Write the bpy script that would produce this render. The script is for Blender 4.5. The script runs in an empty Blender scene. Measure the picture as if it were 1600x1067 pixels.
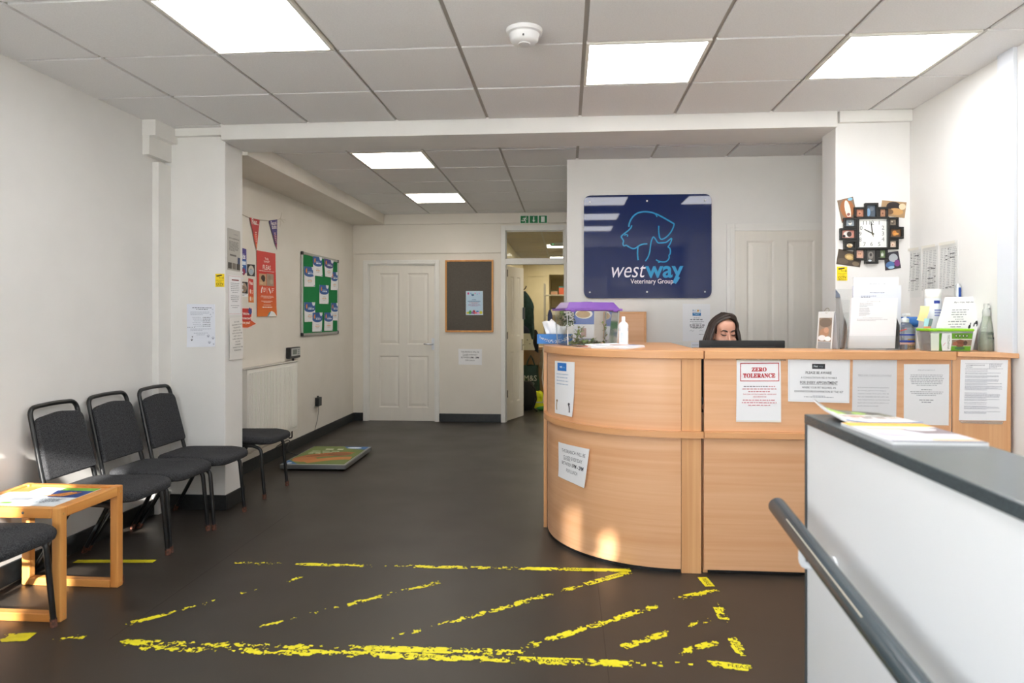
import bpy, bmesh, math, random
from mathutils import Vector, Matrix
R = random.Random(7)
S = bpy.context.scene
C = S.collection
PI = math.pi

# ------------------------------------------------------------------ camera, world, sun, exposure
CZ, FPX, HY = 1.35, 1067.0, 494.0
YAW = math.atan(85 / FPX)
cam = bpy.data.cameras.new('camera')
cam.sensor_width = 36.0
cam.lens = 36.0 * FPX / 1600.0
cam.shift_y = -(533.5 - HY) / 1600.0
cam.clip_start = 0.05
cam.dof.use_dof = True
cam.dof.focus_distance = 4.6
cam.dof.aperture_fstop = 2.8
camo = bpy.data.objects.new('camera', cam)
camo.location = (0, 0, CZ)
camo.rotation_euler = (PI / 2, 0, YAW)
C.objects.link(camo)
S.camera = camo
S.cycles.transparent_max_bounces = 24
S.cycles.sample_clamp_indirect = 6
S.cycles.max_bounces = 12
S.cycles.caustics_reflective = False
S.cycles.diffuse_bounces = 6
S.view_settings.view_transform = 'Standard'
S.view_settings.look = 'None'
S.view_settings.gamma = 1.0
S.view_settings.use_curve_mapping = False
S.view_settings.exposure = 0.08

w = bpy.data.worlds.new('world')
S.world = w
w.use_nodes = True
nt = w.node_tree
nt.nodes.clear()
out = nt.nodes.new('ShaderNodeOutputWorld')
bg = nt.nodes.new('ShaderNodeBackground')
tc = nt.nodes.new('ShaderNodeTexCoord')
sp = nt.nodes.new('ShaderNodeSeparateXYZ')
rp = nt.nodes.new('ShaderNodeValToRGB')
rp.color_ramp.elements[0].position = 0.47
rp.color_ramp.elements[0].color = (2.0, 1.97, 1.9, 1)
rp.color_ramp.elements[1].position = 0.53
rp.color_ramp.elements[1].color = (0.62, 0.71, 0.82, 1)
mp = nt.nodes.new('ShaderNodeMapRange')
mp.inputs[1].default_value = -1; mp.inputs[2].default_value = 1
nt.links.new(tc.outputs['Generated'], sp.inputs[0])
nt.links.new(sp.outputs[2], mp.inputs[0])
nt.links.new(mp.outputs[0], rp.inputs[0])
nt.links.new(rp.outputs[0], bg.inputs[0])
nt.links.new(bg.outputs[0], out.inputs[0])
bg.inputs[1].default_value = 10.0

sun = bpy.data.lights.new('sun', 'SUN')
sun.energy = 20
sun.angle = math.radians(.9)
sun.color = (1.0, 0.95, 0.88)
suno = bpy.data.objects.new('sun', sun)
suno.rotation_euler = Vector((-0.15, 1.0, -0.35)).to_track_quat('-Z', 'Y').to_euler()
C.objects.link(suno)
PANEL = 13.5          # radiance of the ceiling light panels

# ------------------------------------------------------------------ pixel measurement helpers (planes of the room)
_c, _s = math.cos(YAW), math.sin(YAW)
def ray(u, v):
    a = (u - 800) / FPX
    return Vector((_c * a - _s, _s * a + _c, (HY - v) / FPX))
def onz(u, v, z):
    d = ray(u, v); t = (z - CZ) / d.z
    return Vector((d.x * t, d.y * t, z))
def ony(u, v, y):
    d = ray(u, v); t = y / d.y
    return Vector((d.x * t, y, CZ + d.z * t))
def onx(u, v, x):
    d = ray(u, v); t = x / d.x
    return Vector((x, d.y * t, CZ + d.z * t))

# ------------------------------------------------------------------ materials
def lin(h):
    if isinstance(h, str):
        h = h.lstrip('#'); c = [int(h[i:i + 2], 16) / 255 for i in (0, 2, 4)]
    else:
        c = [x / 255 for x in h]
    return tuple(x / 12.92 if x <= .04045 else ((x + .055) / 1.055) ** 2.4 for x in c) + (1,)
_mats = {}
def M(col, rough=.6, metal=0, spec=.5, key=None):
    k = key or (col, rough, metal, spec)
    if k in _mats: return _mats[k]
    m = bpy.data.materials.new('flat_' + str(len(_mats)))
    m.use_nodes = True
    b = m.node_tree.nodes['Principled BSDF']
    b.inputs['Base Color'].default_value = lin(col)
    b.inputs['Roughness'].default_value = rough
    b.inputs['Metallic'].default_value = metal
    b.inputs['Specular IOR Level'].default_value = spec
    _mats[k] = m
    return m
def nodes(m):
    t = m.node_tree
    return t, t.nodes['Principled BSDF'], t.nodes.new, t.links.new
def noisy(name, c1, c2, scale, rough=.6, bump=0, bscale=None, stretch=(1, 1, 1), lo=.35, hi=.65, spec=.5, detail=4, r2=None):
    m = bpy.data.materials.new(name); m.use_nodes = True
    t, b, N, L = nodes(m)
    tcn = N('ShaderNodeTexCoord'); mpn = N('ShaderNodeMapping'); mpn.inputs[3].default_value = stretch
    L(tcn.outputs['Object'], mpn.inputs[0])
    n = N('ShaderNodeTexNoise'); n.inputs['Scale'].default_value = scale; n.inputs['Detail'].default_value = detail
    L(mpn.outputs[0], n.inputs['Vector'])
    r = N('ShaderNodeValToRGB'); r.color_ramp.elements[0].position = lo; r.color_ramp.elements[1].position = hi
    r.color_ramp.elements[0].color = lin(c1); r.color_ramp.elements[1].color = lin(c2)
    L(n.outputs[0], r.inputs[0]); L(r.outputs[0], b.inputs['Base Color'])
    b.inputs['Roughness'].default_value = rough
    b.inputs['Specular IOR Level'].default_value = spec
    if r2 is not None:
        q = N('ShaderNodeMapRange'); q.inputs[3].default_value = rough; q.inputs[4].default_value = r2
        n3 = N('ShaderNodeTexNoise'); n3.inputs['Scale'].default_value = 2.2; n3.inputs['Detail'].default_value = 5
        L(tcn.outputs['Object'], n3.inputs['Vector']); L(n3.outputs[0], q.inputs[0]); L(q.outputs[0], b.inputs['Roughness'])
    if bump:
        n2 = N('ShaderNodeTexNoise'); n2.inputs['Scale'].default_value = bscale or scale; n2.inputs['Detail'].default_value = 3
        L(mpn.outputs[0], n2.inputs['Vector'])
        bp = N('ShaderNodeBump'); bp.inputs['Strength'].default_value = bump; bp.inputs['Distance'].default_value = .002
        L(n2.outputs[0], bp.inputs['Height']); L(bp.outputs[0], b.inputs['Normal'])
    return m
def wood(name, base, dark, st, rough=.42, big=.5):
    """beech / pine laminate: fine streaks along the grain plus broad figure"""
    m = bpy.data.materials.new(name); m.use_nodes = True
    t, b, N, L = nodes(m)
    tcn = N('ShaderNodeTexCoord'); mpn = N('ShaderNodeMapping'); mpn.inputs[3].default_value = st
    L(tcn.outputs['Object'], mpn.inputs[0])
    n = N('ShaderNodeTexNoise'); n.inputs['Scale'].default_value = 1.0; n.inputs['Detail'].default_value = 6; n.inputs['Distortion'].default_value = .4
    n2 = N('ShaderNodeTexNoise'); n2.inputs['Scale'].default_value = .16; n2.inputs['Detail'].default_value = 3; n2.inputs['Distortion'].default_value = 1.2
    L(mpn.outputs[0], n.inputs['Vector']); L(mpn.outputs[0], n2.inputs['Vector'])
    mx = N('ShaderNodeMix'); mx.inputs[0].default_value = big
    L(n.outputs[0], mx.inputs[2]); L(n2.outputs[0], mx.inputs[3])
    r = N('ShaderNodeValToRGB'); r.color_ramp.elements[0].position = .33; r.color_ramp.elements[1].position = .66
    r.color_ramp.elements[0].color = lin(dark); r.color_ramp.elements[1].color = lin(base)
    L(mx.outputs[0], r.inputs[0]); L(r.outputs[0], b.inputs['Base Color'])
    b.inputs['Roughness'].default_value = rough
    return m
def emit(name, col, s):
    m = bpy.data.materials.new(name); m.use_nodes = True
    b = m.node_tree.nodes['Principled BSDF']
    b.inputs['Base Color'].default_value = (.8, .8, .8, 1)
    b.inputs['Emission Color'].default_value = lin(col); b.inputs['Emission Strength'].default_value = s
    return m
def glass(name, col='#ffffff', rough=.02, alpha=.12):
    m = bpy.data.materials.new(name); m.use_nodes = True
    t = m.node_tree; t.nodes.clear(); N = t.nodes.new; L = t.links.new
    o = N('ShaderNodeOutputMaterial'); mx = N('ShaderNodeMixShader'); tr = N('ShaderNodeBsdfTransparent'); gl = N('ShaderNodeBsdfGlossy')
    df = N('ShaderNodeBsdfDiffuse'); m2 = N('ShaderNodeMixShader'); fr = N('ShaderNodeFresnel')
    fr.inputs[0].default_value = 1.35
    tr.inputs[0].default_value = lin(col); df.inputs[0].default_value = lin('#f4f6f4'); gl.inputs['Roughness'].default_value = rough
    m2.inputs[0].default_value = alpha
    L(tr.outputs[0], m2.inputs[1]); L(df.outputs[0], m2.inputs[2])
    L(fr.outputs[0], mx.inputs[0]); L(m2.outputs[0], mx.inputs[1]); L(gl.outputs[0], mx.inputs[2]); L(mx.outputs[0], o.inputs[0])
    return m

WALL = noisy('wall_paint', '#e3e2df', '#e7e6e3', 3, rough=.75, bump=.08, bscale=60)
WALLB = noisy('wall_paint_rear', '#e2ddd3', '#e6e1d8', 3, rough=.75, bump=.08, bscale=60)
WHITE = noisy('white_gloss_paint', '#e6e5e1', '#eae9e5', 5, rough=.4, bump=.03, bscale=80)
DOORW = noisy('door_paint', '#e4e0d8', '#e7e3da', 5, rough=.42, bump=.02, bscale=50, stretch=(4, 4, .5))
TILE = noisy('ceiling_tile', '#e8e8e8', '#efefef', 160, rough=.9, bump=.25, bscale=260)
TBAR = M('#b9b6b0', .6)
FLOOR = noisy('vinyl_floor', '#27231f', '#3b352f', 420, rough=.30, bump=.22, bscale=520, lo=.3, hi=.7, spec=.42, detail=2, r2=.46)
SKIRT = noisy('black_skirting', '#1b1e20', '#26292a', 30, rough=.38)
BEECH = wood('beech_laminate', '#dfb189', '#d19c71', (1.3, 1.3, 55), .36)
BEECHV = wood('beech_laminate_upright', '#d9a878', '#c99362', (60, 60, 1.3), .4)
BEECHE = wood('beech_edge', '#d5a070', '#c68f5e', (3, 3, 60), .38)
PINE = wood('pine', '#e0a45c', '#c07a38', (40, 40, 2.0), .42, .6)
PINEX = wood('pine_rail', '#e0a45c', '#c07a38', (2.0, 40, 40), .42, .6)
PINEY = wood('pine_side_rail', '#e0a45c', '#c07a38', (40, 2.0, 40), .42, .6)
FABRIC = noisy('charcoal_fabric', '#1b1c1e', '#4a4b4e', 230, rough=.95, bump=.5, bscale=500, lo=.3, hi=.7, spec=.2, detail=2)
BLACKM = M('#101214', .28)
BLACKP = M('#15171a', .4)
PAPER = M('#f1f2f4', .6)
PAPERC = M('#eceae6', .65)
INK = '#33363c'
GREY = '#8d9198'
CLEAR = glass('clear_plastic', '#fcfdfd', .05, .025)
GLASSM = glass('window_glass', '#f4f6f2', .02, .04)
ALU = M('#b9bab8', .35, .9)

# ------------------------------------------------------------------ mesh building
_txt = {}
def text_geo(s, bold=0.0, res=2):
    k = (s, bold, res)
    if k not in _txt:
        cu = bpy.data.curves.new('lettering', 'FONT'); cu.body = s; cu.resolution_u = res; cu.offset = bold
        o = bpy.data.objects.new('lettering', cu)
        me = bpy.data.meshes.new_from_object(o)
        V = [(v.co.x, v.co.y) for v in me.vertices]; F = [tuple(p.vertices) for p in me.polygons]
        bpy.data.meshes.remove(me); bpy.data.objects.remove(o); bpy.data.curves.remove(cu)
        _txt[k] = (V, F)
    return _txt[k]
class MB:
    def __init__(s): s.v = []; s.f = []; s.m = []; s.mats = []
    def mi(s, mat):
        if mat not in s.mats: s.mats.append(mat)
        return s.mats.index(mat)
    def add(s, vs, fs, mat=None):
        o = len(s.v); i = s.mi(mat)
        s.v += [tuple(x) for x in vs]
        for f in fs: s.f.append(tuple(o + k for k in f)); s.m.append(i)
    def box(s, x0, y0, z0, x1, y1, z1, mat=None, mx=None):
        x0, x1 = min(x0, x1), max(x0, x1); y0, y1 = min(y0, y1), max(y0, y1); z0, z1 = min(z0, z1), max(z0, z1)
        vs = [Vector(p) for p in ((x0, y0, z0), (x1, y0, z0), (x1, y1, z0), (x0, y1, z0), (x0, y0, z1), (x1, y0, z1), (x1, y1, z1), (x0, y1, z1))]
        if mx: vs = [mx @ p for p in vs]
        s.add(vs, [(3, 2, 1, 0), (4, 5, 6, 7), (0, 1, 5, 4), (1, 2, 6, 5), (2, 3, 7, 6), (3, 0, 4, 7)], mat)
    def prism(s, poly, z0, z1, mat=None, mx=None):
        """poly counter-clockwise in x,y; extruded from z0 to z1; mx maps it"""
        n = len(poly)
        vs = [Vector((p[0], p[1], z0)) for p in poly] + [Vector((p[0], p[1], z1)) for p in poly]
        if mx: vs = [mx @ p for p in vs]
        s.add(vs, [tuple(range(n - 1, -1, -1)), tuple(range(n, 2 * n))] + [(i, (i + 1) % n, n + (i + 1) % n, n + i) for i in range(n)], mat)
    def tube(s, pts, r, mat=None, n=10, cap=True, closed=False):
        pts = [Vector(p) for p in pts]
        rs = r if isinstance(r, (list, tuple)) else [r] * len(pts)
        m = len(pts); vs = []; fs = []; up = None
        for i, p in enumerate(pts):
            if closed: d = (pts[(i + 1) % m] - pts[i - 1])
            else: d = pts[min(i + 1, m - 1)] - pts[max(i - 1, 0)]
            d.normalize()
            if up is None: up = Vector((0, 0, 1)) if abs(d.z) < .9 else Vector((1, 0, 0))
            a = up - d * up.dot(d)
            if a.length < 1e-4: a = d.orthogonal()
            a.normalize(); up = a; b = d.cross(a)
            for k in range(n):
                t = 2 * PI * k / n
                vs.append(p + (a * math.cos(t) + b * math.sin(t)) * rs[i])
        for i in range(m if closed else m - 1):
            j = (i + 1) % m
            for k in range(n): fs.append((i * n + k, i * n + (k + 1) % n, j * n + (k + 1) % n, j * n + k))
        if cap and not closed:
            fs.append(tuple(range(n - 1, -1, -1))); fs.append(tuple((m - 1) * n + k for k in range(n)))
        s.add(vs, fs, mat)
    def lathe(s, prof, c=(0, 0, 0), mat=None, n=24, mx=None, sx=1, sy=1):
        """prof: list of (r,z) bottom to top"""
        vs = []; fs = []; m = len(prof)
        for r, z in prof:
            for k in range(n):
                t = 2 * PI * k / n; vs.append(Vector((r * sx * math.cos(t), r * sy * math.sin(t), z)))
        for i in range(m - 1):
            for k in range(n): fs.append((i * n + k, i * n + (k + 1) % n, (i + 1) * n + (k + 1) % n, (i + 1) * n + k))
        fs.append(tuple(range(n - 1, -1, -1))); fs.append(tuple((m - 1) * n + k for k in range(n)))
        if mx: vs = [mx @ p for p in vs]
        c = Vector(c); s.add([p + c for p in vs], fs, mat)
    def ball(s, c, r, mat=None, n=12, m=8, mx=None):
        rx, ry, rz = r if isinstance(r, (list, tuple)) else (r, r, r)
        vs = [Vector((0, 0, -rz))]; fs = []
        for i in range(1, m):
            a = -PI / 2 + PI * i / m
            for k in range(n):
                t = 2 * PI * k / n; vs.append(Vector((rx * math.cos(a) * math.cos(t), ry * math.cos(a) * math.sin(t), rz * math.sin(a))))
        vs.append(Vector((0, 0, rz))); top = len(vs) - 1
        for k in range(n):
            fs.append((0, 1 + (k + 1) % n, 1 + k)); b = 1 + (m - 2) * n; fs.append((b + k, b + (k + 1) % n, top))
        for i in range(m - 2):
            for k in range(n): a = 1 + i * n; fs.append((a + k, a + (k + 1) % n, a + n + (k + 1) % n, a + n + k))
        if mx: vs = [mx @ p for p in vs]
        c = Vector(c); s.add([p + c for p in vs], fs, mat)
    def build(s, name, mat=None, parent=None, loc=None, smooth=False, bevel=0, seg=2, w=False):
        """loc: origin in the coordinates the mesh was written in (mesh is re-centred on it)"""
        me = bpy.data.meshes.new(name)
        off = Vector(loc) if loc is not None else Vector((0, 0, 0))
        me.from_pydata([Vector(p) - off for p in s.v], [], s.f)
        for m in s.mats: me.materials.append(m or mat or PAPER)
        me.polygons.foreach_set('material_index', s.m)
        me.update()
        if smooth:
            me.polygons.foreach_set('use_smooth', [True] * len(me.polygons))
            try: me.set_sharp_from_angle(angle=math.radians(42))
            except Exception: pass
        o = bpy.data.objects.new(name, me); C.objects.link(o)
        if parent is not None: o.parent = parent
        pl = Vector((0, 0, 0)); q = parent
        while w and q is not None: pl += q.location; q = q.parent
        o.location = off - pl
        if bevel:
            b = o.modifiers.new('bevel', 'BEVEL'); b.width = bevel; b.segments = seg; b.limit_method = 'ANGLE'; b.angle_limit = math.radians(40)
            b.harden_normals = False
        return o
def tag(o, label, cat, group=None, kind=None):
    if label: o['label'] = label
    if cat: o['category'] = cat
    if group: o['group'] = group
    if kind: o['kind'] = kind
    return o
def thing(name, label, cat, loc=(0, 0, 0), rz=0, group=None):
    o = bpy.data.objects.new(name, None); C.objects.link(o)
    o.empty_display_size = .05
    o.location = loc; o.rotation_euler = (0, 0, rz)
    return tag(o, label, cat, group)
def struct(o): o['kind'] = 'structure'; return o
def clone(root, loc, rz, label, group=None):
    r = root.copy(); C.objects.link(r); r.location = loc; r.rotation_euler = (0, 0, rz); r['label'] = label
    if group: r['group'] = group
    def kids(a, b):
        for ch in [o for o in list(C.objects) if o.parent == a]:
            c = ch.copy(); C.objects.link(c); c.parent = b; kids(ch, c)
    kids(root, r)
    return r

# ------------------------------------------------------------------ printed sheets
class Sheet:
    """A thin printed sheet. Content is laid out in metres, x right, y down, from the top left corner."""
    def __init__(s, TL, TR, BR, BL, normal, mat=None, curl=None, nx=8, ny=10, surf=None, W=None, H=None, th=.0012):
        s.nrm = Vector(normal).normalized() if normal is not None else None
        s.surf = surf; s.curl = curl
        if surf is None:
            s.q = [Vector(p) for p in (TL, TR, BR, BL)]
            s.W = ((s.q[1] - s.q[0]).length + (s.q[2] - s.q[3]).length) / 2
            s.H = ((s.q[3] - s.q[0]).length + (s.q[2] - s.q[1]).length) / 2
        else: s.W, s.H = W, H
        s.b = MB(); s.nx, s.ny = nx, ny; s.base = mat or PAPER
        s.layer = 0
        s.th = th
        vs = []; fs = []
        for off in (th, 0.0):
            for j in range(ny + 1):
                for i in range(nx + 1): vs.append(s.map(i / nx * s.W, j / ny * s.H, off, False))
        n = (nx + 1) * (ny + 1)
        for j in range(ny):
            for i in range(nx):
                a = j * (nx + 1) + i
                fs.append((a, a + nx + 1, a + nx + 2, a + 1)); fs.append((n + a, n + a + 1, n + a + nx + 2, n + a + nx + 1))
        for i in range(nx):
            a, b = i, ny * (nx + 1) + i
            fs.append((a + 1, n + a + 1, n + a, a)); fs.append((b, n + b, n + b + 1, b + 1))
        for j in range(ny):
            a, b = j * (nx + 1), j * (nx + 1) + nx
            fs.append((a, n + a, n + a + nx + 1, a + nx + 1)); fs.append((b + nx + 1, n + b + nx + 1, n + b, b))
        s.b.add(vs, fs, s.base)
    def map(s, x, y, off=0, top=True):
        u, v = x / s.W, y / s.H
        c = s.curl(u, v) if s.curl else 0
        if s.surf: return s.surf(u, v, off + c)
        q = s.q
        p = (q[0] * (1 - u) + q[1] * u) * (1 - v) + (q[3] * (1 - u) + q[2] * u) * v
        return p + s.nrm * (off + c)
    def _off(s):
        s.layer += 1
        return s.th + .0004 + .00012 * s.layer
    def poly(s, pts, col, rough=.6):
        o = s._off()
        s.b.add([s.map(x, y, o) for x, y in reversed(pts)], [tuple(range(len(pts)))], M(col, rough) if not hasattr(col, 'name') else col)
        return s
    def rect(s, x, y, w, h, col, n=1, nv=1):
        o = s._off(); m = M(col) if not hasattr(col, 'name') else col
        n = max(n, int(math.ceil(w / s.W * s.nx))) if (s.curl or s.surf) else n
        nv = max(nv, int(math.ceil(h / s.H * s.ny))) if (s.curl or s.surf) else nv
        vs = [s.map(x + w * i / n, y + h * j / nv, o) for j in range(nv + 1) for i in range(n + 1)]
        s.b.add(vs, [(j * (n + 1) + i, (j + 1) * (n + 1) + i, (j + 1) * (n + 1) + i + 1, j * (n + 1) + i + 1) for j in range(nv) for i in range(n)], m)
        return s
    def frame(s, x, y, w, h, t, col):
        s.rect(x, y, w, t, col); s.rect(x, y + h - t, w, t, col); s.rect(x, y, t, h, col); s.rect(x + w - t, y, t, h, col)
        return s
    def ell(s, x, y, rx, ry, col, n=16, a0=0, rotd=0):
        c, q = math.cos(rotd), math.sin(rotd)
        return s.poly([(x + c * rx * math.cos(t) - q * ry * math.sin(t), y + q * rx * math.cos(t) + c * ry * math.sin(t)) for t in [2 * PI * k / n for k in range(n)]], col)
    def stroke(s, pts, w, col, taper=False):
        """ribbon along a smoothed polyline"""
        P = [Vector((a, b)) for a, b in pts]; Q = []
        for i in range(len(P) - 1):
            p0, p1, p2, p3 = P[max(i - 1, 0)], P[i], P[i + 1], P[min(i + 2, len(P) - 1)]
            for k in range(4):
                t = k / 4
                Q.append(.5 * ((2 * p1) + (p2 - p0) * t + (2 * p0 - 5 * p1 + 4 * p2 - p3) * t * t + (3 * p1 - p0 - 3 * p2 + p3) * t ** 3))
        Q.append(P[-1])
        o = s._off(); vs = []; n = len(Q)
        for i, q in enumerate(Q):
            d = Q[min(i + 1, n - 1)] - Q[max(i - 1, 0)]
            if d.length < 1e-9: d = Vector((1, 0))
            d.normalize(); nn = Vector((-d.y, d.x))
            ww = w / 2 * (1 if not taper else (.45 + .55 * math.sin(PI * i / (n - 1))))
            vs.append(s.map(q.x + nn.x * ww, q.y + nn.y * ww, o)); vs.append(s.map(q.x - nn.x * ww, q.y - nn.y * ww, o))
        s.b.add(vs, [(2 * i, 2 * i + 1, 2 * i + 3, 2 * i + 2)[::-1] for i in range(n - 1)], M(col) if not hasattr(col, 'name') else col)
        return s
    def text(s, t, x, y, h, col=INK, al='c', w=None, bold=0, shear=0, res=2, angle=0, ul=False):
        """cap height h, baseline at y; al l/c/r; w stretches to a width"""
        V, F = text_geo(t, bold, res)
        if not V: return s
        sc = h / .70
        x0 = min(p[0] for p in V); x1 = max(p[0] for p in V)
        sx = sc if w is None else w / (x1 - x0)
        ww = (x1 - x0) * sx
        ox = {'l': 0, 'c': -ww / 2, 'r': -ww}[al]
        o = s._off(); ca, sa = math.cos(angle), math.sin(angle); pts = []
        for px, py in V:
            a = (px - x0) * sx + ox + shear * py * sc; b = -py * sc
            pts.append(s.map(x + ca * a - sa * b, y + sa * a + ca * b, o))
        s.b.add(pts, F, M(col) if not hasattr(col, 'name') else col)
        if ul: s.rect(x + ox, y + h * .18, ww, h * .1, col)
        return s
    def lines(s, x, y, w, n, pitch, h, col=GREY, al='l', last=.6, rnd=0.06):
        """rows of print too small to read: word-length dashes"""
        for j in range(n):
            lw = w * (last if j == n - 1 else 1 - R.random() * rnd * 2)
            xx = x + (0 if al == 'l' else (w - lw) / 2); e = xx + lw
            o = s._off(); s.layer -= 1
            vs = []; fs = []
            while xx < e - h:
                q = min(h * R.uniform(1.2, 5.0), e - xx)
                k = len(vs)
                yy = y + j * pitch
                vs += [s.map(xx, yy, o), s.map(xx, yy + h, o), s.map(xx + q, yy + h, o), s.map(xx + q, yy, o)]
                fs.append((k, k + 1, k + 2, k + 3)); xx += q + h * .9
            s.b.add(vs, fs, M(col))
        s.layer += 1
        return s
    def done(s, name, label=None, cat=None, group=None, parent=None):
        n = len(s.b.v)
        if parent is None:
            m = (s.nx + 1) * (s.ny + 1)
            c = sum((Vector(p) for p in s.b.v[:m]), Vector()) / m
            o = s.b.build(name, None, None, loc=c)
        else:
            o = s.b.build(name, None, parent, w=True)
        if label: tag(o, label, cat, group)
        return o
def sheet_y(px, y, n=(0, -1, 0), **k):
    return Sheet(*[ony(u, v, y) for u, v in px], n, **k)
def sheet_x(px, x, n, **k):
    return Sheet(*[onx(u, v, x) for u, v in px], n, **k)
# ================================================================== ROOM SHELL
CE = 2.656
XL, XLR, XR, YB, YS = -2.81, -2.75, 2.18, 8.65, 5.72
GX, GY, GP = -1.736, 3.28, 0.608
WALLC = noisy('wall_paint_cream', '#d9cfae', '#dfd6b8', 3, rough=.8)
def shell(name, boxes, mat, bevel=0, loc=None):
    b = MB()
    for q in boxes: b.box(*q)
    return struct(b.build(name, mat, loc=loc, bevel=bevel))
b = MB(); b.box(-3.0, -1.7, -.1, 2.4, 19, 0)
SEAM = M('#2c2825', .6)
for (p, q) in (((930, 878), (952, 1067)), ((455, 800), (170, 1000))):
    a, e = onz(*p, 0), onz(*q, 0); d = (e - a).normalized(); n = Vector((-d.y, d.x, 0)) * .0014; up = Vector((0, 0, .0006))
    b.add([a + n + up, a - n + up, e - n + up, e + n + up], [(0, 1, 2, 3)], SEAM)
struct(b.build('floor', FLOOR))

shell('roof', [(-3.0, -1.85, 2.785, 2.9, 19, 2.86)], M('#8a8680', .9))
shell('wall_left', [(-2.96, 1.75, 0, XL, 4.62, 2.78), (-2.96, -1.7, 0, XL, 1.75, .35), (-2.96, -1.7, 1.6, XL, 1.75, 2.78), (-2.96, -1.7, .35, XL, -1.45, 1.6), (-2.96, -.4, .35, XL, 1.75, 1.6)], WALL)  # opening added behind the camera as daylight fill for the half wall
shell('wall_left_rear', [(-2.9, 4.6, 0, XLR, 8.8, 2.78)], WALLB)
shell('wall_right', [(XR, -.45, 0, XR + .15, 5.9, 2.78), (XR, -1.7, 0, XR + .15, -1.45, 2.78), (XR, -1.45, 0, XR + .15, -.45, .35), (XR, -1.45, 1.6, XR + .15, -.45, 2.78), (XR + .15, -1.85, 0, 2.85, -1.6, 2.78)], WALL)  # opening added to light the left wall; outer fin added against the sun
# shopfront behind the camera: a high window on the left, middle opening and right-hand slits added to let daylight and sun in
H0, H1, H2 = 1.45, 2.45, 2.78
shell('wall_front', [(-2.96, -1.85, 0, -1.2, -1.7, H0), (-1.2, -1.85, 0, .75, -1.7, .5), (.75, -1.85, 0, 2.33, -1.7, H0), (-2.96, -1.85, H1, 2.33, -1.7, H2), (-2.96, -1.85, H0, -2.3, -1.7, H1), (-1.72, -1.85, H0, -1.2, -1.7, H1), (-1.2, -1.85, 2.05, .75, -1.7, H1), (.75, -1.85, H0, .86, -1.7, H1),
      (1.20, -1.85, H0, 2.33, -1.7, H1), (.86, -1.85, H0, 1.20, -1.7, 1.92), (.86, -1.85, 2.26, 1.20, -1.7, H1), (.91, -1.85, 1.98, 1.02, -1.7, 2.26), (1.085, -1.85, 1.98, 1.20, -1.7, 2.26), (1.02, -1.85, 2.12, 1.085, -1.7, 2.26)], WALL)  # slits shaped to throw a patch of sun onto the curved desk
shell('added_canopy', [(-1.25, -6.6, 2.12, .80, -1.85, 2.2)], M('#d8d6d0', .7))  # canopy added outside to keep the sun out of the middle opening
shell('added_sky_screen', [(-.4, -3.15, 0, 3.0, -3.0, 2.30)], M('#8f8c86', .8))  # screen added outdoors so the sign mirrors no sky through the slits
shell('beam', [(-2.36, 4.5, 2.557, 1.722, 4.87, 2.78)], WALL, .004)
shell('pillar', [(XL, 4.585, 0, -2.37, 4.84, 2.7)], WALL, .004)
shell('column', [(1.72, 4.53, 0, XR, 4.76, 2.7)], WALL, .004)
shell('bulkhead', [(XLR, 4.84, 2.53, -2.33, YB, 2.7)], WALLB)
yb = onx(222, 187, XL).y
shell('trim_1', [(XL, yb, ony(243, 211, yb).z, ony(243, 190, yb).x, 4.6, 2.66), (XL, yb + .002, ony(233, 241, yb).z, ony(233, 220, yb).x, 4.6, 2.62), (XL, 4.44, 0.0, -2.765, 4.6, 2.40),
                 (-2.72, 4.55, 2.602, -2.355, 4.59, 2.66)], WHITE, .002)
shell('trim_2', [(1.735, 4.50, 2.585, XR, 4.54, 2.66)], WHITE, .002)
yt0, yt1 = onx(1590, 300, XR).y, onx(1565, 300, XR).y
shell('trim_3', [(XR - .022, yt0, 1.16, XR, yt1, 2.66)], M('#dfe3ea', .35), .003)
shell('wall_reception', [(.005, YS, 0, 2.33, YS + .14, 2.7), (.005, YS + .1, 0, .12, YB + .02, 2.7)], WALL)

# back wall with two door openings
d1 = [ony(568, 500, YB).x, ony(575.5, 500, YB).x, ony(680, 500, YB).x, ony(686.5, 500, YB).x]
d1t = ony(620, 413, YB).z; d1T = ony(620, 406.5, YB).z
d2 = [ony(783, 500, YB).x, ony(790, 500, YB).x, ony(881, 500, YB).x, .005]
d2t = ony(830, 413, YB).z; d2T = ony(830, 352, YB).z
shell('wall_back', [(-2.9, YB, 0, d1[1], YB + .12, 2.7), (d1[1], YB, d1t, d1[2], YB + .12, 2.7), (d1[2], YB, 0, d2[1], YB + .12, 2.7), (d2[1], YB, d2T, .1, YB + .12, 2.7)], WALLB)
zA, zB = ony(660, 351, YB).z, ony(660, 396, YB).z
shell('trim_4', [(-2.33, YB - .05, zA, .005, YB, 2.66), (XLR, YB - .022, zB, d2[0], YB, zA + .001)], WALLB, .003)
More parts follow.
